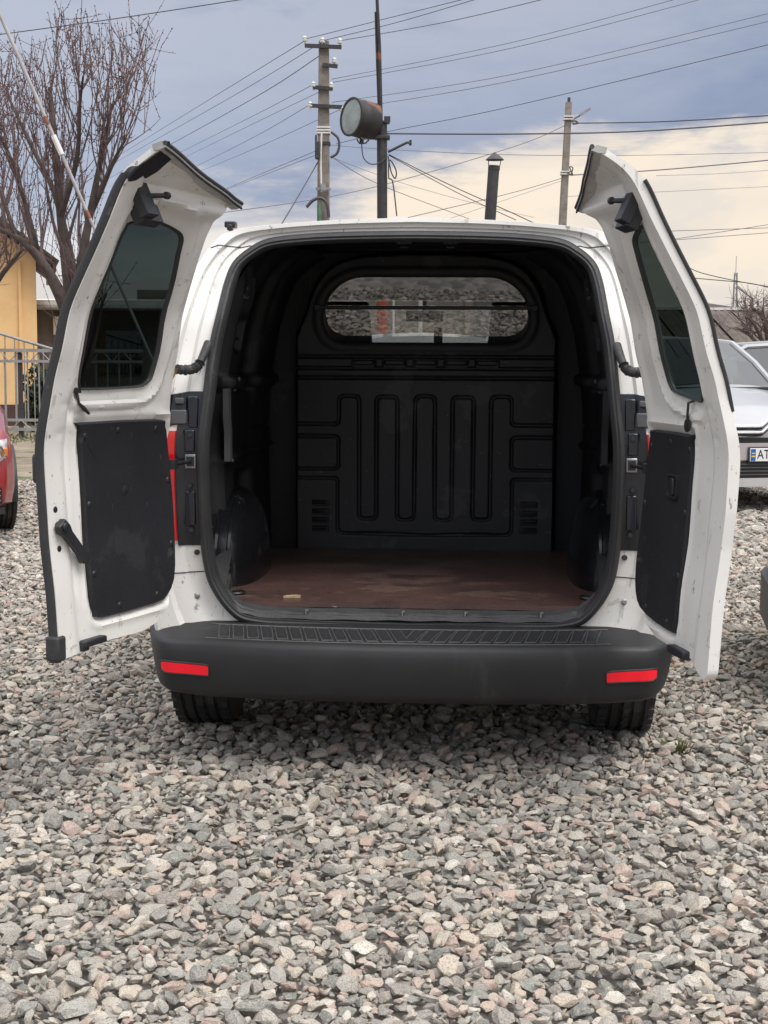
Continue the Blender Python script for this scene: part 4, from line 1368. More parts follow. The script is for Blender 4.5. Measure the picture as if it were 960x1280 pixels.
M['blackgloss'] = mat('black_grille', (.012, .012, .013), .3)
M['plate'] = mat('number_plate_white', (.78, .78, .77), .4)
M['platetext'] = mat('number_plate_black', (.012, .012, .015), .5)
M['plateblue'] = mat('number_plate_blue', (.02, .11, .42), .4)
M['plateyellow'] = mat('number_plate_yellow', (.75, .55, .04), .4)
M['lampglass'] = mat('headlamp_lens', (.62, .60, .58), .12, .1, coat=1.0, var=.35, vscale=18)
M['amber'] = mat('amber_lens', (.62, .20, .03), .2, coat=.6)

# ------------------------------------------------------------------ poles
def insulator(p, parent, s=1.0, m_=None):
    mb = MB().lathe([(0, .0), (.018, .0), (.018, .06), (.05, .07), (.055, .10), (.035, .11), (.045, .14), (.03, .165), (0, .17)], 10)
    mb.v = [(v[0] * s + p[0], v[1] * s + p[1], v[2] * s + p[2]) for v in mb.v]
    return obj('insulator', mb, m_ or M['ceramic'], parent)

CPY = 30.0
base = at(403.5, 272, CPY); topp = at(405, 52, CPY)
cp = thing('utility_pole', 'weathered concrete utility pole carrying four small crossarms with pale insulators', 'utility pole', (base.x, CPY, -.05), 0, 'utility poles beyond the van')
def cl(p): return Vector(p) - cp.location
def tapered(a, b_, w0, w1, n=10):
    mb = MB(); rows = []
    for t in np.linspace(0, 1, n):
        p = Vector(a).lerp(Vector(b_), t); w = (w0 * (1 - t) + w1 * t) / 2; c_ = w * .18
        rows.append([(p.x + x, p.y + y, p.z) for x, y in ((-w + c_, -w), (w - c_, -w), (w, -w + c_), (w, w - c_), (w - c_, w), (-w + c_, w), (-w, w - c_), (-w, -w + c_))])
    mb.loft(rows, closed_u=True); mb.add(rows[-1], [tuple(range(8))])
    return mb
obj('shaft', tapered((0, 0, 0), cl(topp), .30, .20), M['concrete'], cp, 30)
arms = [((381, 54), (427, 62), 58, [(381, 50), (403, 52), (425, 53)]), ((403, 83), (422, 78), 82, [(418, 77)]),
        ((391, 110), (416, 111), 110, [(392, 107), (414, 108)]), ((388, 131), (428, 135), 133, [(388, 132), (428, 138)])]
for (xa, ya), (xb, yb), ym, ins in arms:
    A, B_ = cl(at(xa, ym - 1, CPY - .15)), cl(at(xb, ym + 1, CPY - .15))
    arm = obj('crossarm', MB().box((A + B_) / 2, ((B_ - A).length, .07, .07), (0, -math.atan2((B_ - A).z, (B_ - A).x), 0)), M['steelpost'], cp, 0)
    for px, py in ins:
        q = cl(at(px, py + 6, CPY - .15))
        insulator(q, arm, 1.0)
for k, y in enumerate((160, 163.5, 167, 180)):
    q = cl(at(404.5, y, CPY)); w = .27
    obj('band', MB().box(q, (w, w, .03 if k < 3 else .06)), M['whitetrim'] if k < 3 else M['steelpost'], cp, 0)
obj('switch_box', MB().box(cl(at(397, 188, CPY - .2)), (.10, .14, .34)).box(cl(at(395, 175, CPY - .2)), (.04, .06, .2)), M['steelpost'], cp, bev=.015)
def wpath(pts, Yd, r, n=6, k=6):
    """tube along photo sight-line points at distance Yd (a number or one per point)"""
    Y_ = Yd if isinstance(Yd, (list, tuple)) else [Yd] * len(pts)
    P = [at(x, y, yy_) for (x, y), yy_ in zip(pts, Y_)]
    P = catmull([tuple(p) for p in P], k) if len(P) > 2 else np.array([tuple(p) for p in P])
    return P
def loc_tube(owner, pts, Yd, r, n=6):
    return MB().tube([Vector(p) - owner.location for p in wpath(pts, Yd, r)], r, n)
obj('cable_loop', loc_tube(cp, [(414, 165), (422, 172), (424, 182), (421, 192), (413, 197)], CPY - .2, .028), M['wire'], cp)
obj('cable_loop', loc_tube(cp, [(383, 259), (392, 250), (402, 248), (409, 256), (411, 272)], CPY - .25, .035), M['wire'], cp)
obj('earth_wire', loc_tube(cp, [(402, 166), (401, 200), (402, 240)], CPY - .2, .02), M['whitetrim'], cp)
obj('bracket', MB().box(cl(at(404, 236, CPY - .2)), (.30, .06, .05)).box(cl(at(404, 234, CPY - .22)), (.10, .05, .14)), M['galv'], cp, 0)
obj('green_conduit', loc_tube(cp, [(399, 256), (399, 276)], CPY - .22, .05), mat('green_paint', (.10, .22, .14), .6, var=.4), cp)

# steel post with the big searchlight
SPY = 24.0
sb = at(478, 272, SPY)
spp = thing('searchlight_post', 'dark steel post holding a big drum searchlight and a tall thin mast', 'light post', (sb.x, SPY, -.05))
def sl3(p): return Vector(p) - spp.location
top_ = sl3(at(477.5, 153, SPY)); mid_ = sl3(at(478, 372, SPY))
obj('post', MB().cyl(mid_, top_, .083, 18), M['steelpost'], spp)
obj('post_foot', MB().cyl((0, 0, 0), mid_, .090, 18), M['redlead'], spp)
obj('mast', MB().tube([sl3(at(475.5, 156, SPY)), sl3(at(474, 60, SPY)), sl3(at(470, -30, SPY))], [.040, .032, .022], 8), M['rust'], spp)
obj('mast_stay', MB().tube([sl3(at(473.5, 146, SPY)), sl3(at(471, 80, SPY)), sl3(at(469, 15, SPY))], [.016, .016, .014], 6), M['rust'], spp)
obj('post_collar', MB().box(sl3(at(478, 153, SPY)), (.23, .2, .03)).box(sl3(at(484, 149, SPY)), (.10, .1, .08)), M['steelpost'], spp)
obj('lamp_bracket', MB().box(sl3(at(466, 172, SPY)), (.36, .07, .06)).box(sl3(at(478, 172, SPY)), (.24, .22, .06)), M['steelpost'], spp, bev=.01)
dc = sl3(at(453, 149, SPY - .1))
ax_ = Vector((-.80, -.58, .08)).normalized()
Rm = ax_.to_track_quat('Z', 'Y').to_matrix()
def drum(prof_, n=36):
    mb = MB().lathe(prof_, n); mb.v = [tuple(Rm @ Vector(v) + dc) for v in mb.v]; return mb
dr_ = obj('searchlight_drum', drum([(0, -.22), (.24, -.22), (.285, -.19), (.292, -.10), (.292, .0), (.297, .01), (.297, .05), (.292, .06), (.292, .20), (.305, .205), (.305, .225), (.275, .228), (.272, .20)]), M['rust'], spp, 35)
obj('searchlight_lens', drum([(.274, .212), (.20, .225), (.10, .233), (0, .236)]), M['lens'], dr_)
obj('drum_latch', MB().tube([dc + Rm @ Vector((.08, -.30, -.06)), dc + Rm @ Vector((.08, -.325, 0)), dc + Rm @ Vector((.08, -.30, .06))], .012, 6), M['galv'], dr_)
obj('lamp_neck', MB().cyl(sl3(at(452, 180, SPY - .1)), sl3(at(452, 168, SPY - .1)), .035, 10).tube([sl3(at(446, 174, SPY - .1)), sl3(at(449, 179, SPY - .1)), sl3(at(457, 179, SPY - .1)), sl3(at(461, 175, SPY - .1))], .012, 6), M['steelpost'], spp)
obj('lamp_cable', loc_tube(spp, [(452, 180), (454, 196), (461, 204), (470, 205), (480, 200), (484, 193)], SPY - .12, .010), M['wire'], spp)
obj('cable_hook', loc_tube(spp, [(485, 190), (497, 184), (510, 178), (513, 181), (513, 175)], SPY - .1, .022), M['steelpost'], spp)
obj('cable_coil', loc_tube(spp, [(485, 195), (489, 215), (494, 223), (495, 213), (487, 200), (486, 222), (491, 228), (496, 270)], SPY - .1, .012), M['wire'], spp)

# stove pipe with a cap, standing on a small shed behind the van
PY_ = 20.0
pb = at(612, 275, PY_)
pipe = thing('stove_pipe', 'black stove pipe with a conical rain cap rising behind the van roof', 'chimney pipe', (pb.x - .02, PY_, 2.35))
def pl3(p): return Vector(p) - pipe.location
pt = pl3(at(617.5, 207, PY_))
obj('pipe', MB().cyl((-.02, 0, 0), pt, .075, 20).cyl(pt - Vector((0, 0, .06)), pt - Vector((0, 0, .02)), .079, 20), M['steelpost'], pipe)
cp_ = pl3(at(618.5, 200, PY_))
capm = MB().lathe([(.125, -.0), (.115, .012), (.06, .06), (.02, .085), (.012, .10), (0, .10)], 20, cp_).lathe([(.122, .0), (.0, .03)], 20, cp_)
obj('rain_cap', capm, M['steelpost'], pipe)
for sg in (-1, 1):
    obj('cap_strut', MB().cyl(pt + Vector((sg * .07, 0, -.04)), cp_ + Vector((sg * .085, 0, .01)), .006, 6), M['darkmetal'], pipe)
shed = thing('kiosk', 'low grey kiosk hidden behind the van that carries the stove pipe', 'kiosk', (pb.x + .2, PY_ + .8, -.05))
obj('wall', MB().box((.55, 0, 1.15), (1.7, 1.8, 2.3)), M['greywall'], shed, 0)
obj('roof', MB().box((.55, 0, 2.36), (2.0, 2.1, .10)), M['steelpost'], shed, 0)
obj('door', MB().box((.3, -.92, 1.0), (.8, .06, 1.95)), M['redlead'], shed, 0)

# right-hand concrete pole with a lamp arm
RY = 50.0
rb = at(704, 280, RY)
rp = thing('utility_pole', 'thin brownish concrete pole with a short lamp arm, standing right of the stove pipe', 'utility pole', (rb.x - .10, RY, -.05), 0, 'utility poles beyond the van')
def rl3(p): return Vector(p) - rp.location
obj('shaft', tapered((-.12, 0, 0), rl3(at(711, 128, RY)), .32, .20), M['concrete'], rp, 30)
obj('pole_tip', MB().cyl(rl3(at(711, 128, RY)), rl3(at(711.4, 122, RY)), .05, 8), M['steelpost'], rp)
obj('lamp_arm', MB().tube([rl3(at(713, 150, RY)), rl3(at(724, 144, RY))], .05, 8).box(rl3(at(731, 140, RY)), (.42, .16, .07), (0, -R(32), 0)), M['galv'], rp)
for y in (146, 149.5, 215, 218):
    obj('band', MB().box(rl3(at(711 - (y - 128) * .047, y, RY)), (.33, .33, .04)), M['whitetrim'], rp, 0)
obj('cable_clamp', loc_tube(rp, [(714, 152), (719, 151), (722, 154), (716, 155)], RY - .2, .03), M['wire'], rp)
obj('cable_clamp', loc_tube(rp, [(709, 216), (716, 219), (712, 209), (716, 210), (714, 218)], RY - .2, .02), M['wire'], rp)

# far lattice mast, far lamp
TY = 300.0
tb = at(918.3, 392, TY)
tw = thing('lattice_mast', 'tiny grey lattice radio mast on the horizon above the corrugated roof', 'radio mast', (tb.x, TY, 0))
Ht = at(919.5, 341, TY).z; wb, wt = .62, .22
for sx_, sy_ in ((-1, -1), (1, -1), (1, 1), (-1, 1)):
    obj('leg', MB().tube([(sx_ * wb, sy_ * wb, 0), (sx_ * wt, sy_ * wt, Ht), ], .11, 4), M['galv'], tw, 0)
br = MB()
for i in range(14):
    z0, z1 = Ht * i / 14, Ht * (i + 1) / 14
    w0, w1 = wb + (wt - wb) * i / 14, wb + (wt - wb) * (i + 1) / 14
    s_ = 1 if i % 2 else -1
    obj('brace', MB().tube([(s_ * w0, -w0, z0), (-s_ * w1, -w1, z1)], .06, 4), M['galv'], tw, 0)
obj('antenna', MB().cyl((0, 0, Ht), (0, 0, at(920, 320, TY).z), .07, 5), M['galv'], tw, 0)
LY = 62.0
lb = at(941, 384, LY)
lp = thing('street_lamp', 'thin bent-arm street lamp behind the corrugated roof', 'street lamp', (lb.x, LY, -.05))
obj('lamp_post', MB().tube([Vector((0, 0, 0)), lb - lp.location, at(941, 373.5, LY) - lp.location, at(925, 361, LY) - lp.location], [.07, .05, .045, .045], 6), M['galv'], lp)
obj('lamp_head', MB().box(at(926.5, 362, LY) - lp.location, (.5, .16, .07), (0, R(38), 0)), M['galv'], lp)

# ------------------------------------------------------------------ overhead wires
WIRES = [
    # label, material, radius, [(x, y, Y) ...]
    ('wire crossing the top left corner of the sky above the bare tree', 'wire', .012, [(-60, 51, 20), (140, 24, 20), (330, -5, 20)]),
    ('wire from the top crossarm of the left concrete pole, leftmost line', 'wire', .013, [(381, 51, 30), (285, 110, 41), (183, 173, 62)]),
    ('wire from the middle of the top crossarm going down to the left', 'wire', .013, [(403, 52, 30), (300, 115, 41), (185, 180, 62)]),
    ('dark service wire from the pole shaft going left with a small splice', 'wire', .017, [(399, 70, 30), (320, 121, 40), (205, 185, 62)]),
    ('wire from the left end of the third crossarm going left', 'wire', .011, [(391, 106, 30), (320, 143, 40), (220, 193, 62)]),
    ('wire from the right end of the third crossarm going left', 'wire', .010, [(399, 115, 30), (320, 153, 40), (226, 199, 62)]),
    ('wire from the lowest crossarm left hook going left', 'wire', .011, [(387, 131, 30), (320, 170, 40), (243, 209, 62)]),
    ('wire from the lowest crossarm right hook passing behind the pole to the left', 'wire', .010, [(425, 137, 30), (320, 185, 40), (250, 214, 62)]),
    ('lower wire from the switch box going left to the white door tip', 'wire', .011, [(394, 189, 30), (320, 220, 40), (270, 241, 62)]),
    ('slack second wire below the switch box going left', 'wire', .010, [(394, 194, 30), (340, 215, 38), (280, 238, 60)]),
    ('upper of two wires leaving the pole top for the top edge of the photo', 'wire', .012, [(381, 49, 30), (480, 24, 28), (600, -6, 25)]),
    ('lower of two wires leaving the pole top for the top edge of the photo', 'wire', .012, [(403, 51, 30), (500, 27, 28), (625, -10, 25)]),
    ('wire from the right end of the top crossarm to the top edge', 'wire', .012, [(425, 51, 30), (560, 27, 27), (700, -6, 25)]),
    ('wire from the second crossarm rising right, upper of a close pair', 'wiregrey', .011, [(415, 99, 30), (640, 53, 27), (870, -8, 25)]),
    ('wire from the second crossarm rising right, lower of a close pair', 'wiregrey', .011, [(416, 103, 30), (640, 60, 27), (910, -10, 25)]),
    ('wire from the third crossarm crossing the dark cloud, upper line', 'wiregrey', .011, [(415, 128, 30), (640, 93, 27), (985, 11, 24)]),
    ('wire from the third crossarm crossing the dark cloud, lower line', 'wiregrey', .011, [(428, 137, 30), (640, 101, 27), (985, 21, 24)]),
    ('wire rising right from behind the searchlight across the dark cloud', 'wire', .011, [(420, 180, 30), (487, 164, 29), (640, 133, 27), (985, 50, 24)]),
    ('thick black cable running level from the searchlight post to the right edge', 'wire', .024, [(484, 167, 24), (640, 167.5, 26), (800, 164, 27), (985, 151, 27)]),
    ('twisted cable from the lamp-arm pole to the right edge', 'wire', .034, [(715, 154, 50), (830, 152, 48), (985, 143, 45)]),
    ('faint level wire below the thick cable', 'wiregrey', .013, [(412, 181, 30), (490, 187, 31), (640, 193.5, 36), (800, 194, 40), (985, 190, 44)]),
    ('twisted cable from the lower clamp of the lamp-arm pole to the right edge', 'wiregrey', .032, [(713, 219, 50), (830, 212, 48), (985, 198, 45)]),
    ('thin wire just above the right door top', 'wiregrey', .016, [(820, 219.5, 60), (900, 217, 60), (985, 211, 60)]),
    ('faint wire beside the right door at half its window height', 'wiregrey', .016, [(700, 246, 60), (800, 241, 60), (985, 232, 60)]),
    ('long drop wire rising from the left to the lamp-arm pole', 'wiregrey', .022, [(270, 267, 40), (450, 238, 43), (640, 184, 47), (706, 157, 50)]),
    ('wire from the lower clamp of the lamp-arm pole down to the left', 'wiregrey', .020, [(705, 222, 50), (640, 241, 47), (510, 272, 40)]),
    ('second wire from the lower clamp of the lamp-arm pole down to the left', 'wiregrey', .012, [(705, 225, 50), (640, 247, 47), (560, 274, 42)]),
    ('double black cable dropping from the searchlight post to the van roof', 'wire', .013, [(486, 193, 24), (560, 230, 23), (640, 266, 22), (672, 281, 21.5)]),
    ('black cable beside the double cable behind the stove pipe', 'wire', .011, [(486, 194, 24), (570, 240, 23), (645, 275, 22)]),
    ('stay wire sloping down left from the concrete pole', 'wire', .022, [(397, 203, 30), (377, 238, 29), (352, 280, 28)]),
    ('thin wire from the concrete pole down behind the searchlight post', 'wiregrey', .013, [(416, 197, 30), (473, 230, 32), (590, 275, 36)]),
    ('second thin wire from the concrete pole behind the searchlight post', 'wiregrey', .009, [(418, 198, 30), (500, 228, 33), (600, 256, 38), (668, 272, 42)]),
    ('upper wire leaving the right door window towards the horizon', 'wiregrey', .024, [(820, 302, 60), (855, 297, 60), (985, 277, 60)]),
    ('level wire behind the right door window', 'wiregrey', .026, [(800, 290, 60), (860, 288, 60), (985, 284, 60)]),
    ('lower wire leaving the right door window towards the horizon', 'wiregrey', .024, [(800, 303, 60), (855, 299, 60), (985, 289, 60)]),
    ('dark cable sagging to the bare shrub at the right edge, upper line', 'wire', .030, [(860, 334, 58), (880, 342, 57), (930, 353, 55), (985, 362, 52)]),
    ('dark cable sagging to the bare shrub at the right edge, lower line', 'wire', .030, [(860, 347, 58), (900, 350.5, 57), (940, 354.5, 55), (985, 366, 52)]),
]
for lb_, mk_, r_, pts in WIRES:
    P = catmull([tuple(at(x, y, d)) for x, y, d in pts], 10)
    for end in (0, -1):                       # a wire runs on past the edge of the photo
        x, y, d = pts[end]
        if x > 960 or x < 0 or y < 0 or (x < 285 and d > 59):
            v = P[end] - P[1 if end == 0 else -2]; v = v / np.linalg.norm(v)
            q = P[end] + v * (28 if not (x < 285 and d > 59) else 34)
            P = np.vstack([[q], P]) if end == 0 else np.vstack([P, [q]])
    o = obj('overhead_wire', MB().tube(P, r_ * .58, 5), M[mk_], None)
    tag(o, lb_, 'wire', 'overhead wires across the sky')

# ------------------------------------------------------------------ raised barrier boom
BY_ = 14.0
pA, pB = at(-6, 4, BY_), at(262, 612, BY_)
bb_ = thing('barrier_boom', 'white and red striped barrier boom raised at a slant across the bare tree', 'barrier', (pB.x, BY_, -.05))
def bl3(p): return Vector(p) - bb_.location
cut = [(0, 'bluewhite'), (.272, 'bluewhite'), (.283, 'redpaint'), (.305, 'bluewhite')]
P0, P1 = bl3(at(-40, -72, BY_)), bl3(at(196, 462, BY_))
def pp(t): return P0.lerp(P1, t)
rad = lambda t: .026 * (1 - t) + .016 * t if t < .5 else .019
L = [(0, .10, 'bluewhite'), (.10, .105, 'redpaint'), (.105, .40, 'bluewhite'), (.40, .42, 'redpaint'), (.42, .62, 'bluewhite'), (.62, .64, 'redpaint'), (.64, 1, 'bluewhite')]
for a0, a1, mk_ in L:
    obj('boom_section', MB().cyl(pp(a0), pp(a1), .019 - .006 * a0, 12, r2=.019 - .006 * a1), M[mk_], bb_)
obj('boom_collar', MB().cyl(pp(.445), pp(.49), .026, 10), M['whitetrim'], bb_)
obj('boom_post', MB().box((bl3(at(200, 470, BY_)).x + .03, .05, .55), (.16, .16, 1.1)).box(pp(1) + Vector((.12, 0, -.22)), (.24, .14, .3)), M['redpaint'], bb_, bev=.01)

# ------------------------------------------------------------------ house, annex, fence, shrub on the left
HYY = 28.0
hc = at(48, 500, HYY)                       # right front corner of the orange house
house = thing('house', 'apricot rendered house with brown plinth and brown roof behind the metal fence', 'house', (hc.x, HYY, -.05), R(14))
hz = 3.15
obj('wall', MB().prism([(0, 0), (-6.5, 0), (-6.5, hz), (-3.25, hz + 2.3), (0, hz)], lambda p: (p[0], 0, p[1]), lambda p: (p[0], 5, p[1])), M['orange'], house, 0)
obj('corner_strip', MB().box((-.30, -.03, hz / 2 + .1), (.05, .06, hz - .4)), M['orange'], house, 0)
obj('plinth', MB().box((-3.25, 2.5, .20), (6.6, 5.1, .40)), M['plinth'], house, 0)
for sg in (0, 1):
    a = Vector((.35, 0, hz - .18)) if sg == 0 else Vector((-6.85, 0, hz - .18)); tpt = Vector((-3.25, 0, hz + 2.45))
    rf = MB()
    n_ = (tpt - a).cross(Vector((0, 1, 0))).normalized() * (.12 if sg == 0 else -.12)
    rf.add([a + Vector((0, -.45, 0)), tpt + Vector((0, -.45, 0)), tpt + Vector((0, 5.4, 0)), a + Vector((0, 5.4, 0)),
            a + Vector((0, -.45, 0)) - n_, tpt + Vector((0, -.45, 0)) - n_, tpt + Vector((0, 5.4, 0)) - n_, a + Vector((0, 5.4, 0)) - n_],
           [(0, 1, 2, 3), (7, 6, 5, 4), (0, 4, 5, 1), (1, 5, 6, 2), (2, 6, 7, 3), (3, 7, 4, 0)])
    ro = obj('roof', rf, M['rooftile'], house, 0)
    for k in range(14):
        t = (k + .5) / 14; p = a.lerp(tpt, t) + Vector((0, 2.45, 0))
        if abs(n_.z) > 0:
            s_ = 1 if n_.z > 0 else -1
            obj('tile_row', MB().box(p + n_ * s_ * 0 + Vector((0, 0, .075)), (.34, 5.8, .035), (0, (1 if sg == 0 else -1) * math.atan2((tpt - a).z, abs((tpt - a).x)), 0)), M['rooftile'], ro, 0)
obj('fascia', MB().box((.33, 2.45, hz - .20), (.06, 5.8, .16)), M['plinth'], house, 0)
obj('window', MB().box((-3.2, -.02, 1.8), (1.5, .08, 1.3)), M['whitetrim'], house, 0)
obj('window', MB().box((-5.2, -.02, 1.8), (1.1, .08, 1.3)), M['whitetrim'], house, 0)
ac = at(50, 500, 31)
annex = thing('annex', 'grey block annex with pale eaves between the apricot house and the open door', 'annex', (ac.x - .8, 31.5, -.05))
def al(p): return Vector(p) - annex.location
obj('wall', MB().box((2.2, 2.0, 1.22), (4.4, 4.0, 2.44)), M['greywall'], annex, 0)
obj('roof', MB().box((2.2, 1.9, 2.50), (4.9, 4.6, .07), (R(3), 0, 0)).box((2.2, -.40, 2.40), (4.9, .06, .14)), M['whitetrim'], annex, 0)
obj('soffit', MB().box((2.2, -.2, 2.36), (4.5, .34, .16)), M['steelpost'], annex, 0)
obj('wall_box', MB().box((al(at(76, 407, 31.3)).x, -.10, al(at(76, 407, 31.3)).z), (.34, .18, .40)), M['whitetrim'], annex, bev=.02)
obj('gutter_pipe', MB().tube([(1.45, -.3, 2.3), (1.32, -.12, 2.1), (1.30, -.08, .2)], .04, 8), M['galv'], annex)
obj('gutter', MB().tube([(-.1, -.44, 2.32), (4.6, -.44, 2.30)], .055, 8), M['galv'], annex)
obj('window', MB().box((2.4, -.02, 1.4), (.9, .06, .9)), M['carglass'], annex, 0)

FY = 24.0
fx0, fx1 = -11.0, at(86, 480, FY).x + 1.2
fz = lambda y: at(20, y, FY).z
fence = thing('metal_fence', 'grey welded bar fence with zigzag rails in front of the apricot house', 'fence', (fx0, FY, -.05))
Lf = fx1 - fx0
zt0, zt1, zb0, zb1 = [fz(y) + .05 for y in (438, 451.5, 525, 536.5)]
for z, r_ in ((zt0, .030), (zt1, .024), (zb0, .024), (zb1, .028)):
    obj('rail', MB().box((Lf / 2, 0, z), (Lf, r_ * 1.6, r_ * 1.8)), M['fence'], fence, 0)
nb = int(Lf / .185)
barm = mesh_of(MB().box((0, .012, (zt0 + zb0) / 2), (.020, .020, zt0 - zb0)), 'bar', [M['fence']], 0)
for k in range(nb):
    o = link(bpy.data.objects.new('bar', barm), fence); o.location = (.05 + k * .185, 0, 0)
def zig(z0, z1, st):
    me = mesh_of(MB().tube([(0, -.014, z0), (st, -.014, z1), (2 * st, -.014, z0)], .010, 5), 'zigzag', [M['fence']], 0)
    for k in range(int(Lf / (2 * st))):
        o = link(bpy.data.objects.new('zigzag', me), fence); o.location = (k * 2 * st, 0, 0)
zig(zt1, zt0, .165); zig(zb1, zb0, .165)
for x in np.arange(at(25, 480, FY).x - fx0 - 2.4 * 3, Lf, 2.4):
    if x > 0: obj('fence_post', MB().box((x, .03, zt0 / 2), (.07, .05, zt0)), M['steelpost'], fence, 0)
# sloping hand rail fence behind
ra, rb_ = at(-60, 399, FY + 1.2), at(84, 442, FY + 1.2)
ramp = thing('ramp_railing', 'sloping grey handrail with thin uprights above the zigzag fence', 'railing', (ra.x, FY + 1.2, -.05))
A, B_ = ra - ramp.location, rb_ - ramp.location
obj('handrail', MB().tube([A, B_], .024, 8), M['fence'], ramp)
for k in range(12):
    p = A.lerp(B_, (k + .5) / 12)
    obj('upright', MB().cyl((p.x, 0, 0), p, .010, 6), M['fence'], ramp)

def foliage_blob(c, rx_, ry_, rz_, n, size, seed):
    r = np.random.default_rng(seed); mb = MB()
    for k in range(n):
        d = r.normal(size=3); d /= np.linalg.norm(d); q = r.random() ** .45
        lump = 1 + .22 * math.sin(d[0] * 5 + seed) * math.cos(d[2] * 6)
        p = Vector((c[0] + d[0] * rx_ * q * lump, c[1] + d[1] * ry_ * q * lump, max(.03, c[2] + d[2] * rz_ * q * lump)))
        s = size * r.uniform(.6, 1.4); rot = Euler(tuple(r.uniform(-1.4, 1.4, 3))).to_matrix()
        mb.add([p + rot @ Vector(v) for v in ((-s, 0, 0), (0, -s * .45, 0), (s, 0, s * .2), (0, s * .45, 0))], [(0, 1, 2, 3)])
    return mb
sh = at(52, 508, 25.6)
shrub = thing('shrub', 'small dark evergreen shrub behind the zigzag fence by the house corner', 'shrub', (sh.x, 25.6, -.05))
obj('crown', foliage_blob((0, 0, .58), .34, .34, .60, 1300, .055, 3), M['leaf'], shrub, 0, fixn=False)
obj('stem', MB().cyl((0, 0, 0), (0, 0, .5), .03, 8), M['barkg'], shrub)
gs = MB(); r = np.random.default_rng(5)
for k in range(1500):
    x = r.uniform(-10.5, at(110, 500, 23).x); y = r.uniform(21.8, 24.6) + .3 * math.sin(x * 2); h_ = r.uniform(.03, .075); a = r.uniform(0, 3.14)
    dx, dy = math.cos(a) * .014, math.sin(a) * .014
    gs.add([(x - dx, y - dy, -.04), (x + dx, y + dy, -.04), (x + r.normal(0, .03), y + r.normal(0, .03), -.04 + h_)], [(0, 1, 2)])
go_ = obj('grass', gs, M['grass'], None, 0, fixn=False); go_['kind'] = 'stuff'
# weed by the right wheel
wd = at(848, 856, 5.0)
weed = thing('weed_tuft', 'tiny yellow-green weed in the gravel beside the right rear tyre', 'weed', (.99, 4.85, -.01))
wm = MB()
for k in range(60):
    a = r.uniform(0, 6.28); q = r.uniform(.0, .05); h_ = r.uniform(.015, .045)
    wm.add([(q * math.cos(a) - .004, q * math.sin(a), 0), (q * math.cos(a) + .004, q * math.sin(a), 0), (q * 1.6 * math.cos(a), q * 1.6 * math.sin(a), h_)], [(0, 1, 2)])
obj('blades', wm, M['grass'], weed, 0, fixn=False)

# ------------------------------------------------------------------ bare trees
def bare_tree(name, label, loc, limbs, seed, up=1.0, nsec=16, nter=7, top=6.0, mats=('barkg', 'twig', 'bud'), tw=.0065, budn=1.0, spread=1.0):
    r = np.random.default_rng(seed)
    t = thing(name, label, 'tree', loc, 0, 'bare trees and shrubs')
    trunk, crown, buds = MB(), MB(), MB()
    o = Vector(loc)
    def shoot(p, d, L, r0, lev):
        n = max(3, int(L / .13)); pts = [p.copy()]; d = d.normalized(); q = p.copy()
        for i in range(n):
            d = (d + Vector(tuple(r.normal(0, .09 if lev == 1 else .045, 3))) + Vector((0, 0, .10 * up if lev > 1 else .06 * up))).normalized()
            q = q + d * (L / n); pts.append(q.copy())
        rs = list(np.linspace(r0, max(.0022, r0 * .30), len(pts)))
        crown.tube(pts, rs, 4 if lev > 1 else 5, cap=False)
        if lev >= 2:
            for i in range(1, len(pts)):
                for s_ in range(2):
                    if r.random() > .75 * budn: continue
                    b0 = pts[i - 1].lerp(pts[i], r.random()); dd = Vector(tuple(r.normal(0, 1, 3))) .normalized() * r.uniform(.015, .034)
                    w = dd.cross(Vector((.3, .5, .8))).normalized() * .009
                    buds.add([b0 - w, b0 + w, b0 + dd, b0 + dd.cross(w).normalized() * .009], [(0, 1, 2), (1, 3, 2), (3, 0, 2)])
        return pts, d
    for L in limbs:
        P = catmull([tuple(Vector(p[:3]) - o) for p in L], 6); rs = list(np.interp(np.linspace(0, 1, len(P)), np.linspace(0, 1, len(L)), [p[3] for p in L]))
        trunk.tube(P, rs, 9)
        nP = len(P)
        for k in range(nsec):
            f = r.uniform(.30, 1.0); i = min(nP - 2, int(f * (nP - 1))); p = Vector(P[i])
            ax = (Vector(P[min(nP - 1, i + 1)]) - Vector(P[i - 1])).normalized()
            out_ = Vector(tuple(r.normal(0, 1, 3))); out_ = (out_ - ax * out_.dot(ax)).normalized()
            d = (ax * .55 + out_ * .50 * spread + Vector((0, 0, .55 * up))).normalized()
            Ls = r.uniform(.45, 1.25) * min(1.0, max(.3, (top - p.z) / 1.4))
            pts, dd = shoot(p, d, Ls, max(tw * 1.5, rs[i] * .42), 1)
            for m_ in range(nter):
                j = r.integers(1, len(pts)); p2 = pts[j]
                d2 = (Vector(tuple(r.normal(0, .36 * spread, 3))) + Vector((0, 0, 1.0 * up))).normalized()
                L2 = r.uniform(.25, 1.15) * min(1.0, max(.25, (top - p2.z) / 1.1))
                pt2, _ = shoot(p2, d2, L2, tw * r.uniform(.8, 1.2), 2)
                for s_ in range(2):
                    if r.random() < .6:
                        p3 = pt2[r.integers(1, len(pt2))]
                        shoot(p3, Vector(tuple(r.normal(0, .6, 3))) + Vector((0, 0, .6 * up)), r.uniform(.12, .45), tw * .7, 3)
    obj('trunk', trunk, M[mats[0]], t, 50)
    c = obj('crown', crown, M[mats[1]], t, 60, fixn=False)
    obj('buds', buds, M[mats[2]], c, 0, fixn=False)
    return t
TY0 = 18.0
def lim(pts, dy=0.0):
    n = len(pts)
    return [tuple(at(x, y, TY0 + dy * i / (n - 1))) + (r_,) for i, (x, y, r_) in enumerate(pts)]
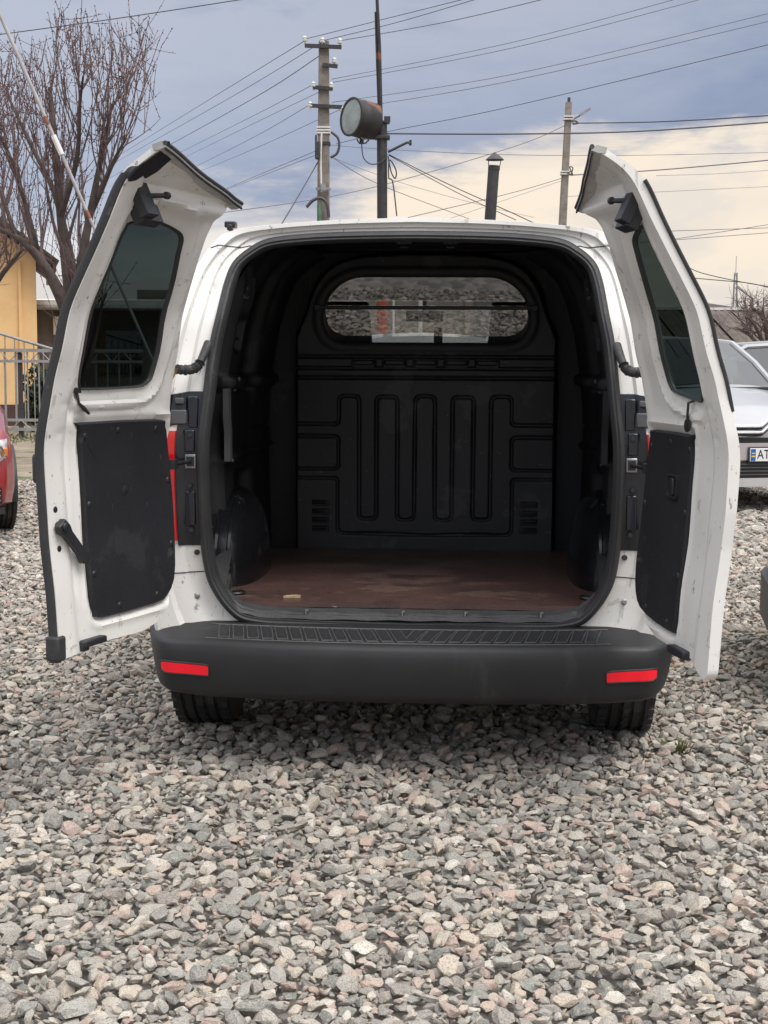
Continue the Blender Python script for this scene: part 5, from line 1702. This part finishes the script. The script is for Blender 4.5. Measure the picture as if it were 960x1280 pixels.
limbs = [
    lim([(95, 560, .13), (92, 470, .12), (88, 400, .105)]),
    lim([(88, 402, .085), (72, 362, .075), (48, 322, .055), (20, 296, .035), (-14, 280, .02)], -.6),
    lim([(90, 400, .08), (84, 340, .07), (76, 270, .055), (68, 170, .04), (62, 110, .025)], .4),
    lim([(92, 398, .075), (98, 350, .065), (112, 270, .045), (128, 190, .03), (140, 130, .016)], -.3),
    lim([(94, 350, .05), (84, 300, .045), (66, 236, .035), (38, 180, .025), (10, 120, .016)], 1.2),
    lim([(112, 270, .04), (128, 235, .03), (143, 200, .022), (158, 172, .014)], -.8),
    lim([(48, 322, .045), (30, 250, .03), (10, 190, .02), (-20, 140, .012)], -.5),
    lim([(76, 270, .04), (96, 200, .028), (100, 130, .018), (104, 95, .012)], -1.0),
    lim([(20, 296, .03), (0, 240, .022), (-25, 190, .014)], .6),
]
tb_ = at(95, 560, TY0)
bare_tree('bare_tree', 'bare multi-stemmed fruit tree with reddish buds in front of the apricot house', (tb_.x, TY0, -.05), limbs, 21, top=5.3, nsec=11, nter=5, tw=.0054, budn=1.0)
# low bare branches behind, against the roof
TY0 = 22.0
limbs2 = [lim([(-40, 540, .10), (-36, 420, .08), (-20, 330, .06), (5, 270, .03)], .3), lim([(-36, 420, .06), (-2, 350, .04), (30, 310, .02)], -.5),
          lim([(-20, 330, .05), (-10, 250, .03), (0, 160, .015)], .3)]
bare_tree('bare_tree', 'second bare tree half outside the left edge, before the brown roof', (at(-40, 540, TY0).x, TY0, -.05), limbs2, 33, top=5.0, nsec=10, nter=5, tw=.006, budn=.8)
TY0 = 38.0
limbs3 = [lim([(962, 470, .10), (960, 420, .08), (952, 395, .05), (940, 385, .03)], .3), lim([(961, 430, .07), (966, 400, .05), (962, 372, .02)], -.5),
          lim([(955, 440, .06), (938, 420, .04), (922, 410, .02)], .5), lim([(958, 436, .06), (944, 408, .04), (934, 396, .02)], -1.0), lim([(970, 440, .06), (984, 405, .04), (990, 385, .02)], 0)]
bare_tree('bare_shrub', 'bare brownish shrub at the right edge before the corrugated roof', (at(962, 470, TY0).x, TY0, -.05), limbs3, 44, top=3.1, nsec=9, nter=5, up=.45, tw=.008, budn=.7, spread=1.3)['category'] = 'shrub'

# ------------------------------------------------------------------ long building with corrugated roof on the right
bx0, bx1 = at(880, 432, 52), at(950, 386, 60)
hall = thing('shed', 'long low shed with weathered corrugated roof sheets at the right', 'shed', (at(820, 440, 52).x, 52, -.05), R(-1))
ez, rz_ = 1.50, at(900, 388, 59).z + .05
LX, DY = 9.0, 7.0
cor = MB(); rows_ = []
npan = 9
for k in range(npan):
    xa = LX * k / npan + .02; xb = LX * (k + 1) / npan - .02
    xs_ = np.linspace(xa, xb, 15)
    pr = [[(x, -.35 + (DY + .35) * t, ez + (rz_ - ez) * t + .035 * math.cos((x - xa) * 2 * math.pi / .26) + (.02 if k % 2 else 0)) for x in xs_] for t in np.linspace(0, 1, 5)]
    lo = [[(p[0], p[1], p[2] - .03) for p in rr__] for rr__ in pr]
    pm_ = MB().loft([lo[0]] + pr + [lo[-1]])
    obj('roof_sheet', pm_, M['asbestos'], hall, 30)
obj('wall', MB().box((LX / 2, DY / 2, ez / 2 - .05), (LX - .2, DY - .1, ez - .1)), M['greywall'], hall, 0)
obj('ridge_cap', MB().box((LX / 2, DY, rz_ + .06), (LX, .22, .10)), M['whitetrim'], hall, 0)
obj('back_roof', MB().add([(0, DY + .1, rz_ - .02), (LX, DY + .1, rz_ - .02), (LX, 2 * DY, ez), (0, 2 * DY, ez)], [(0, 1, 2, 3)]), M['asbestos'], hall, 0)
up = thing('shed', 'higher dark brown roof peeping over the corrugated shed', 'shed', (at(878, 385, 66).x, 66, -.05), R(2))
zu0, zu1 = at(900, 385.5, 66).z, at(900, 379.5, 68).z
wu = at(944, 385, 66).x - at(878, 385, 66).x
obj('wall', MB().box((wu / 2, 3, zu0 / 2), (wu - .3, 5.6, zu0)), M['greywall'], up, 0)
obj('roof', MB().add([(0, 0, zu0), (wu, 0, zu0), (wu - 1.3, 3, zu1 + .1), (0, 3, zu1 + .1), (wu, 6, zu0), (0, 6, zu0)], [(0, 1, 2, 3), (3, 2, 4, 5), (1, 4, 2)]), M['rooftile'], up, 0)
obj('ridge_cap', MB().box(((wu - 1.3) / 2, 3, zu1 + .12), (wu - 1.3, .16, .08)), M['whitetrim'], up, 0)

# ------------------------------------------------------------------ yard wall and gate seen through the windscreen, far houses that close the horizon
ywall = thing('yard_wall', 'beige concrete panel wall closing the yard beyond the van', 'wall', (-6, 36, -.05))
for k in range(6):
    obj('panel', MB().box((1.0 + k * 2.0, 0, 1.45), (1.94, .10, 2.9)), M['plastergrey'], ywall, bev=.01)
    obj('pillar', MB().box((2.0 + k * 2.0, -.02, 1.5), (.16, .18, 3.0)), M['concrete'], ywall, 0)
for px in (525.5, 619, 492):
    q = at(px, 400, 21.0)
    gp_ = obj('gate_post', MB().box((0, 0, 1.25), (.052 if px > 500 else .03, .05, 2.5)).box((0, 0, 2.51), (.07, .07, .03)), M['whitetrim'], None, 0)
    gp_.location = (q.x, 21.0, -.05)
    tag(gp_, {525.5: 'white gate post seen through the van windscreen right of the red-painted post', 619: 'white gate post seen through the windscreen beside the right headrest', 492: 'thin pale gate post seen through the windscreen just right of the red-painted post'}[px], 'gate post', 'gate posts beyond the van')
for k, (px, w_, h_, Y_, mk_) in enumerate(((300, 14, 2.0, 70, 'greywall'), (760, 16, 2.2, 80, 'plastergrey'), (1100, 22, 2.6, 75, 'greywall'), (-150, 18, 3.0, 70, 'plastergrey'))):
    q = at(px, 440, Y_)
    hh = thing('house', ['grey low house far behind the van', 'beige low house far right of the van', 'grey low house beyond the right edge', 'beige low house beyond the left edge'][k], 'house', (q.x, Y_, -.05))
    obj('wall', MB().box((0, 0, h_ / 2), (w_, 7, h_)), M[mk_], hh, 0)
    obj('roof', MB().add([(-w_ / 2 - .3, -3.8, h_ - .1), (w_ / 2 + .3, -3.8, h_ - .1), (w_ / 2 + .3, 0, h_ + .75), (-w_ / 2 - .3, 0, h_ + .75), (w_ / 2 + .3, 3.8, h_ - .1), (-w_ / 2 - .3, 3.8, h_ - .1)], [(0, 1, 2, 3), (3, 2, 4, 5)]), M['rooftile'], hh, 0)
    obj('window', MB().box((-w_ * .2, -3.52, h_ * .55), (1.2, .08, .9)), M['whitetrim'], hh, 0)
    obj('window', MB().box((w_ * .2, -3.52, h_ * .55), (1.2, .08, .9)), M['whitetrim'], hh, 0)
# ================================================================== parked cars
HATCH = [  # y, wmid, zlow, zmid, zshoulder, wshoulder, wbelt, zbelt, wroof, zroof
    (-.07, .34, .30, .45, .56, .32, .30, .60, .20, .61), (.0, .60, .25, .45, .58, .56, .50, .64, .36, .655), (.12, .77, .20, .48, .64, .74, .68, .70, .48, .72), (.35, .85, .18, .50, .71, .82, .76, .78, .56, .81),
    (1.0, .875, .18, .55, .84, .85, .79, .90, .60, .94), (1.25, .88, .18, .55, .88, .86, .80, .955, .68, .985), (1.65, .88, .18, .55, .90, .86, .80, .97, .645, 1.22), (2.05, .88, .18, .55, .90, .86, .80, .98, .60, 1.405),
    (2.6, .88, .18, .55, .91, .86, .80, .99, .60, 1.44), (3.1, .88, .18, .55, .92, .86, .79, 1.0, .58, 1.43), (3.7, .865, .2, .55, .93, .84, .77, 1.01, .55, 1.36),
    (4.02, .82, .24, .55, .91, .80, .73, .99, .58, 1.06), (4.15, .76, .30, .5, .85, .73, .68, .92, .52, .95), (4.22, .6, .36, .5, .75, .58, .52, .8, .4, .82)]
def stretch(T, rear=0.0, h=1.0):
    return [(y if y < 3 else y + rear, a, b_, c_, d * h, e, f, z * h, w, q * h) for y, a, b_, c_, d, e, f, z, w, q in T]


def make_car(name, label, loc, rotz, paint, T, cat='car', mirrors=True, steer=0.0):
    t = thing(name, label, cat, loc, rotz, 'cars parked in the gravel yard')
    K_ = np.array(T); y0, y1 = K_[0, 0], K_[-1, 0]
    ys_ = np.unique(np.round(np.r_[np.arange(y0, y1, .06), K_[:, 0]], 4))
    cols = [np.interp(ys_, K_[:, 0], K_[:, c_]) for c_ in range(1, 10)]
    axles = (.82, K_[-1, 0] - .80)
    rows_ = []
    for i, y in enumerate(ys_):
        wm, zl, zm, zsh, wsh, wb, zb, wr, zr = [c_[i] for c_ in cols]
        half = [(0, zl), (wm * .82, zl), (wm * .975, zl + .07), (wm, (zl + zm) / 2 + .03), (wm, zm), (wm * .99, (zm + zsh) / 2), (wsh, zsh), (wb + (wsh - wb) * .35, (zsh + zb) / 2 + .01), (wb, zb), (wr, zr), (wr * .6, zr + .035), (0, zr + .05)]
        rows_.append([(x, y, z) for x, z in half] + [(-x, y, z) for x, z in half[::-1][1:]])
    n_ = len(rows_[0]); body, ws, rw = MB(), MB(), MB(); side = {}
    body.v = [p for r_ in rows_ for p in r_]
    ycowl, ywt, yrt, yrb = 1.25, 2.05, K_[-4, 0], K_[-3, 0]
    for i in range(len(rows_) - 1):
        ym = (ys_[i] + ys_[i + 1]) / 2
        for k in range(n_ - 1):
            kk = k if k < 11 else 21 - k
            q = (i * n_ + k, i * n_ + k + 1, (i + 1) * n_ + k + 1, (i + 1) * n_ + k)
            c_ = (np.array(rows_[i][k]) + np.array(rows_[i + 1][k + 1])) / 2
            if kk in (1, 2, 3, 4, 5) and any((ym - a_) ** 2 + (c_[2] - .30) ** 2 < .335 ** 2 for a_ in axles): continue
            quad = [rows_[i][k], rows_[i][k + 1], rows_[i + 1][k + 1], rows_[i + 1][k]]
            if kk == 8 and ycowl + .22 < ym < yrt + .05 and not (2.42 < ym < 2.50): side.setdefault((k < 11, ym < 2.45), MB()).add(quad, [(0, 1, 2, 3)]); continue
            if kk in (9, 10) and ycowl < ym < ywt: ws.add(quad, [(0, 1, 2, 3)]); continue
            if kk in (9, 10) and yrt < ym < yrb: rw.add(quad, [(0, 1, 2, 3)]); continue
            body.f.append(q); body.m.append(0)
    body.f.append(tuple(range(n_))); body.m.append(0)
    k0 = (len(rows_) - 1) * n_; body.f.append(tuple(k0 + k for k in range(n_))); body.m.append(0)
    obj('body', body, paint, t, 38)
    obj('windscreen', ws, M['carglass'], t, 60); [obj('side_window', s_, M['carglass'], t, 60) for s_ in side.values()]; obj('rear_window', rw, M['carglass'], t, 60)
    for sg in (-1, 1):
        P = [(sg * np.interp(y, K_[:, 0], K_[:, 8]), y, np.interp(y, K_[:, 0], K_[:, 9]) + .004) for y in (1.25, 1.45, 1.65, 1.85, 2.05, 2.4)]
        obj('roof_pillar', MB().tube(P, .028, 8), paint, t)
        for a_ in axles: 
            add_wheel(t, (sg * .765, a_, .30), .97, steer if a_ < 1 else 0)
            obj('wheel_well', MB().loft([[(sg * x, a_ + rr__ * math.cos(an), .30 + rr__ * math.sin(an)) for x, rr__ in ((.45, .34), (.86, .345), (.884, .335), (.886, .325), (.86, .32))] for an in np.linspace(R(-10), R(190), 26)]), M['blackplastic'], t, 40)
        if mirrors: obj('wing_mirror', MB().box((sg * .91, 1.62, .99), (.13, .10, .11)).box((sg * .86, 1.63, .95), (.1, .04, .04)), paint, t, bev=.03, seg=3)
        obj('door_handle', MB().box((sg * .882, 2.35, .80), (.03, .16, .03)), paint, t, bev=.008)
        obj('tail_lamp', MB().box((sg * .68, K_[-2, 0] - .02, .80), (.16, .14, .2)), M['taillamp'], t, bev=.03)
    obj('cabin', MB().box((0, 2.5, .62), (1.45, 2.2, .5)).box((.36, 2.35, .90), (.42, .14, .55), (R(-12), 0, 0)).box((-.36, 2.35, .90), (.42, .14, .55), (R(-12), 0, 0)).box((.36, 2.38, 1.2), (.24, .09, .15)).box((-.36, 2.38, 1.2), (.24, .09, .15)), M['blackplastic'], t, bev=.03)
    def yf(x, z):
        a_ = abs(x)
        wf = lambda y: np.interp(y, K_[:, 0], K_[:, 1])
        yy_ = np.linspace(y0, .6, 60)
        return float(np.interp(a_, wf(yy_), yy_))
    def strip(nm, x0, x1, z0, z1, mt, off=.008, parent=t, n=14, lean=0.0):
        rws = []
        for x in np.linspace(x0, x1, n):
            y = yf(x, z0); 
            rws.append([(x, y + .03, z1), (x, y - off + lean, z1), (x, y - off, z0), (x, y + .03, z0)])
        rws = [[(p[0], p[1] + .03, p[2]) for p in rws[0]]] + rws + [[(p[0], p[1] + .03, p[2]) for p in rws[-1]]]
        return obj(nm, MB().loft(rws), mt, parent, 30)
    def lamp(sg, x0, x1, z0, z1, mt, bulge=.03):
        rws = []
        for x in np.linspace(x0, x1, 9):
            r_ = []
            for z in np.linspace(z0, z1, 7):
                u = ((x - x0) / (x1 - x0) * 2 - 1); v = ((z - z0) / (z1 - z0) * 2 - 1)
                yy_ = yf(x, z) + .10 * max(0, (z - .5) / .25) - bulge * (1 - u ** 4) * (1 - v ** 4)
                r_.append((sg * x, yy_ + .012, z + .05 * max(0, (x - x0))))
            rws.append(r_)
        return obj('headlight', MB().loft(rws), mt, t, 60)
    return t, strip, lamp, yf


def car_paint(nm, col, metal=.0, rough=.32): return mat(nm, col, rough, metal, var=.06, vscale=2, coat=.8)

# red car at the left edge, nose towards us
rc_, strip, lamp, yf = make_car('parked_car', 'red car at the left edge facing the camera, only its headlight corner in frame', (at(13, 600, 10.4).x - .80 * math.cos(R(19)) + .1 * math.sin(R(19)), 10.4 - .80 * math.sin(R(19)) - .1 * math.cos(R(19)), -.015), R(19), car_paint('red_car_paint', (.28, .012, .015)), HATCH, mirrors=False, steer=R(6))
for sg in (-1, 1):
    h_ = lamp(sg, .56, .80, .555, .70, M['lampglass'], .05)
    obj('lamp_reflector', MB().lathe([(0, .03), (.05, .02), (.065, -.02)], 16, (sg * .70, yf(.70, .6) + .02, .62), 'y'), M['chrome'], h_)
    obj('indicator_lens', MB().box((sg * .765, yf(.76, .6) + .005, .625), (.05, .03, .07), (0, 0, sg * .8)), M['amber'], h_, bev=.012)
    strip('fog_grille', sg * .50, sg * .74, .26, .38, M['blackgloss'], .012)
    for k in range(3): strip('grille_bar', sg * .51, sg * .73, .285 + .035 * k, .293 + .035 * k, M['chrome'], .018)
strip('grille', -.42, .42, .28, .44, M['blackgloss'], .010)
strip('upper_grille', -.30, .30, .55, .60, M['blackgloss'], .012)
strip('bumper_lip', -.76, .76, .19, .235, M['blackplastic'], .012)

# silver car at the right, with the plate
sx0 = at(974, 568, 12.8)
sv, strip, lamp, yf = make_car('parked_car', 'silver hatchback at the right with chrome chevron nose and AT plate', (sx0.x - .075, 12.75, -.0), R(12.8), car_paint('silver_paint', (.40, .40, .41), .3, .42), stretch(HATCH, 0, 1.02))
strip('upper_grille', -.56, .56, .575, .620, M['blackgloss'], .012)
strip('plate_band', -.70, .70, .43, .575, mat('silver_bumper_paint', (.52, .47, .48), .35, .4, coat=.6), .014)
lg = strip('lower_grille', -.66, .66, .285, .42, M['blackgloss'], .010)
for k in range(4): strip('grille_slat', -.64, .64, .300 + .030 * k, .309 + .030 * k, M['greyplastic'], .018, lg)
strip('bumper_lip', -.72, .72, .20, .275, mat('silver_lip_paint', (.60, .59, .58), .35, .4, coat=.6), .022)
for zz_, hh_ in ((.665, .016), (.715, .016)):
    P = []
    for x in np.linspace(-.58, .58, 41):
        z = zz_ + .11 * max(0, 1 - abs(x) / .15)
        P.append((x, yf(x, .6) - .018 + .25 * max(0, z - .66), z))
    obj('chevron', MB().tube(P, hh_, 8), M['chrome'], sv)
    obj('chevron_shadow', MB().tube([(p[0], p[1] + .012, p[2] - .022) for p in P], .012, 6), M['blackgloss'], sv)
for sg in (-1, 1): lamp(sg, .50, .80, .62, .76, M['lampglass'], .04)
py0 = yf(0, .5) - .034
plt_ = obj('number_plate', MB().box((0, py0, .475), (.52, .012, .112)), M['plate'], sv, bev=.003)
obj('plate_frame', MB().box((0, py0 + .006, .475), (.545, .012, .135)), M['blackplastic'], plt_, bev=.004)
obj('plate_flag', MB().box((-.232, py0 - .007, .475), (.044, .003, .100)), M['plateblue'], plt_, 0)
obj('plate_flag_band', MB().box((-.232, py0 - .009, .462), (.034, .002, .012)).box((-.232, py0 - .009, .488), (.030, .002, .010)), M['plateyellow'], plt_, 0)
text_mesh('plate_text', 'AT 5', .112, M['platetext'], plt_, Matrix.Translation((-.195, py0 - .007, .475)) @ Euler((R(90), 0, 0)).to_matrix().to_4x4(), .001, .82)
obj('sensor', MB().lathe([(0, -.006), (.016, -.004), (.018, .006)], 12, (-.50, yf(.5, .5) - .018, .50), 'y'), M['blackplastic'], sv)
strip('wiper_cowl', 0, 0.001, .2, .21, M['blackplastic'], -.2) if False else obj('wiper_cowl', MB().box((0, 1.20, 1.0), (1.30, .20, .05)).tube([(-.5, 1.20, 1.03), (.1, 1.30, 1.065)], .008, 6), M['blackplastic'], sv, bev=.01)

# grey saloon behind it, side-on
gp2 = at(1015, 440, 17.2)
gc, strip, lamp, yf = make_car('parked_car', 'silver-grey saloon parked side-on behind the chevron-nosed silver hatchback', (gp2.x - .3, 17.4, -.015), R(-84), car_paint('grey_car_paint', (.36, .37, .385), .5, .3), stretch(HATCH, .25, 1.02))
gc.location = (gp2.x - 2.9, 17.4, -.015)
for sg in (-1, 1): lamp(sg, .50, .80, .60, .73, M['lampglass'], .04)
strip('grille', -.4, .4, .45, .60, M['blackgloss'], .01)

# dark car whose bumper corner shows at the right edge
dcx = at(950, 762, 6.1)
dk, strip, lamp, yf = make_car('parked_car', 'dark grey car at the right edge of which only a bumper corner shows', (0, 0, 0), R(-90), car_paint('dark_car_paint', (.085, .085, .09), .3, .35), HATCH)
dk.rotation_euler = (0, 0, R(-100))
dk.location = (dcx.x + .10, 6.0, -.015)
strip('bumper_guard', -.80, .80, .22, .40, M['blackplastic'], .03)
for sg in (-1, 1): lamp(sg, .56, .80, .56, .70, M['lampglass'], .04)

# white car ahead, its roof seen through the windscreen
wc, strip, lamp, yf = make_car('parked_car', 'white car parked ahead, its roof seen through the van windows', (at(542, 430, 12.6).x, 10.9, -.015), R(2), car_paint('white_car_paint', (.50, .52, .54), .0, .3), stretch(HATCH, 0, 1.025))
for sg in (-1, 1): lamp(sg, .50, .80, .60, .73, M['lampglass'], .04)
strip('grille', -.4, .4, .30, .44, M['blackgloss'], .01)

# chip of wood on the cargo floor
chip = MB().prism([(-.028, -.006), (-.012, -.010), (.016, -.010), (.028, -.002), (.012, .008), (-.016, .010)], lambda p: (p[0], p[1], .007 + p[0] * .05), lambda p: (p[0], p[1], -.001))
ch = obj('wood_chip', chip, mat('pale_wood', (.55, .38, .22), .7, var=.3, vscale=30), None, 30)
q = Vector((-.387, .20, FZ(.2) + .002)); q = Matrix.Rotation(-YAW, 3, 'Z') @ q + Vector((.075, 4.569, 0))
ch.location = q; tag(ch, 'pale splinter of wood lying on the brown cargo floor near the sill', 'wood chip')
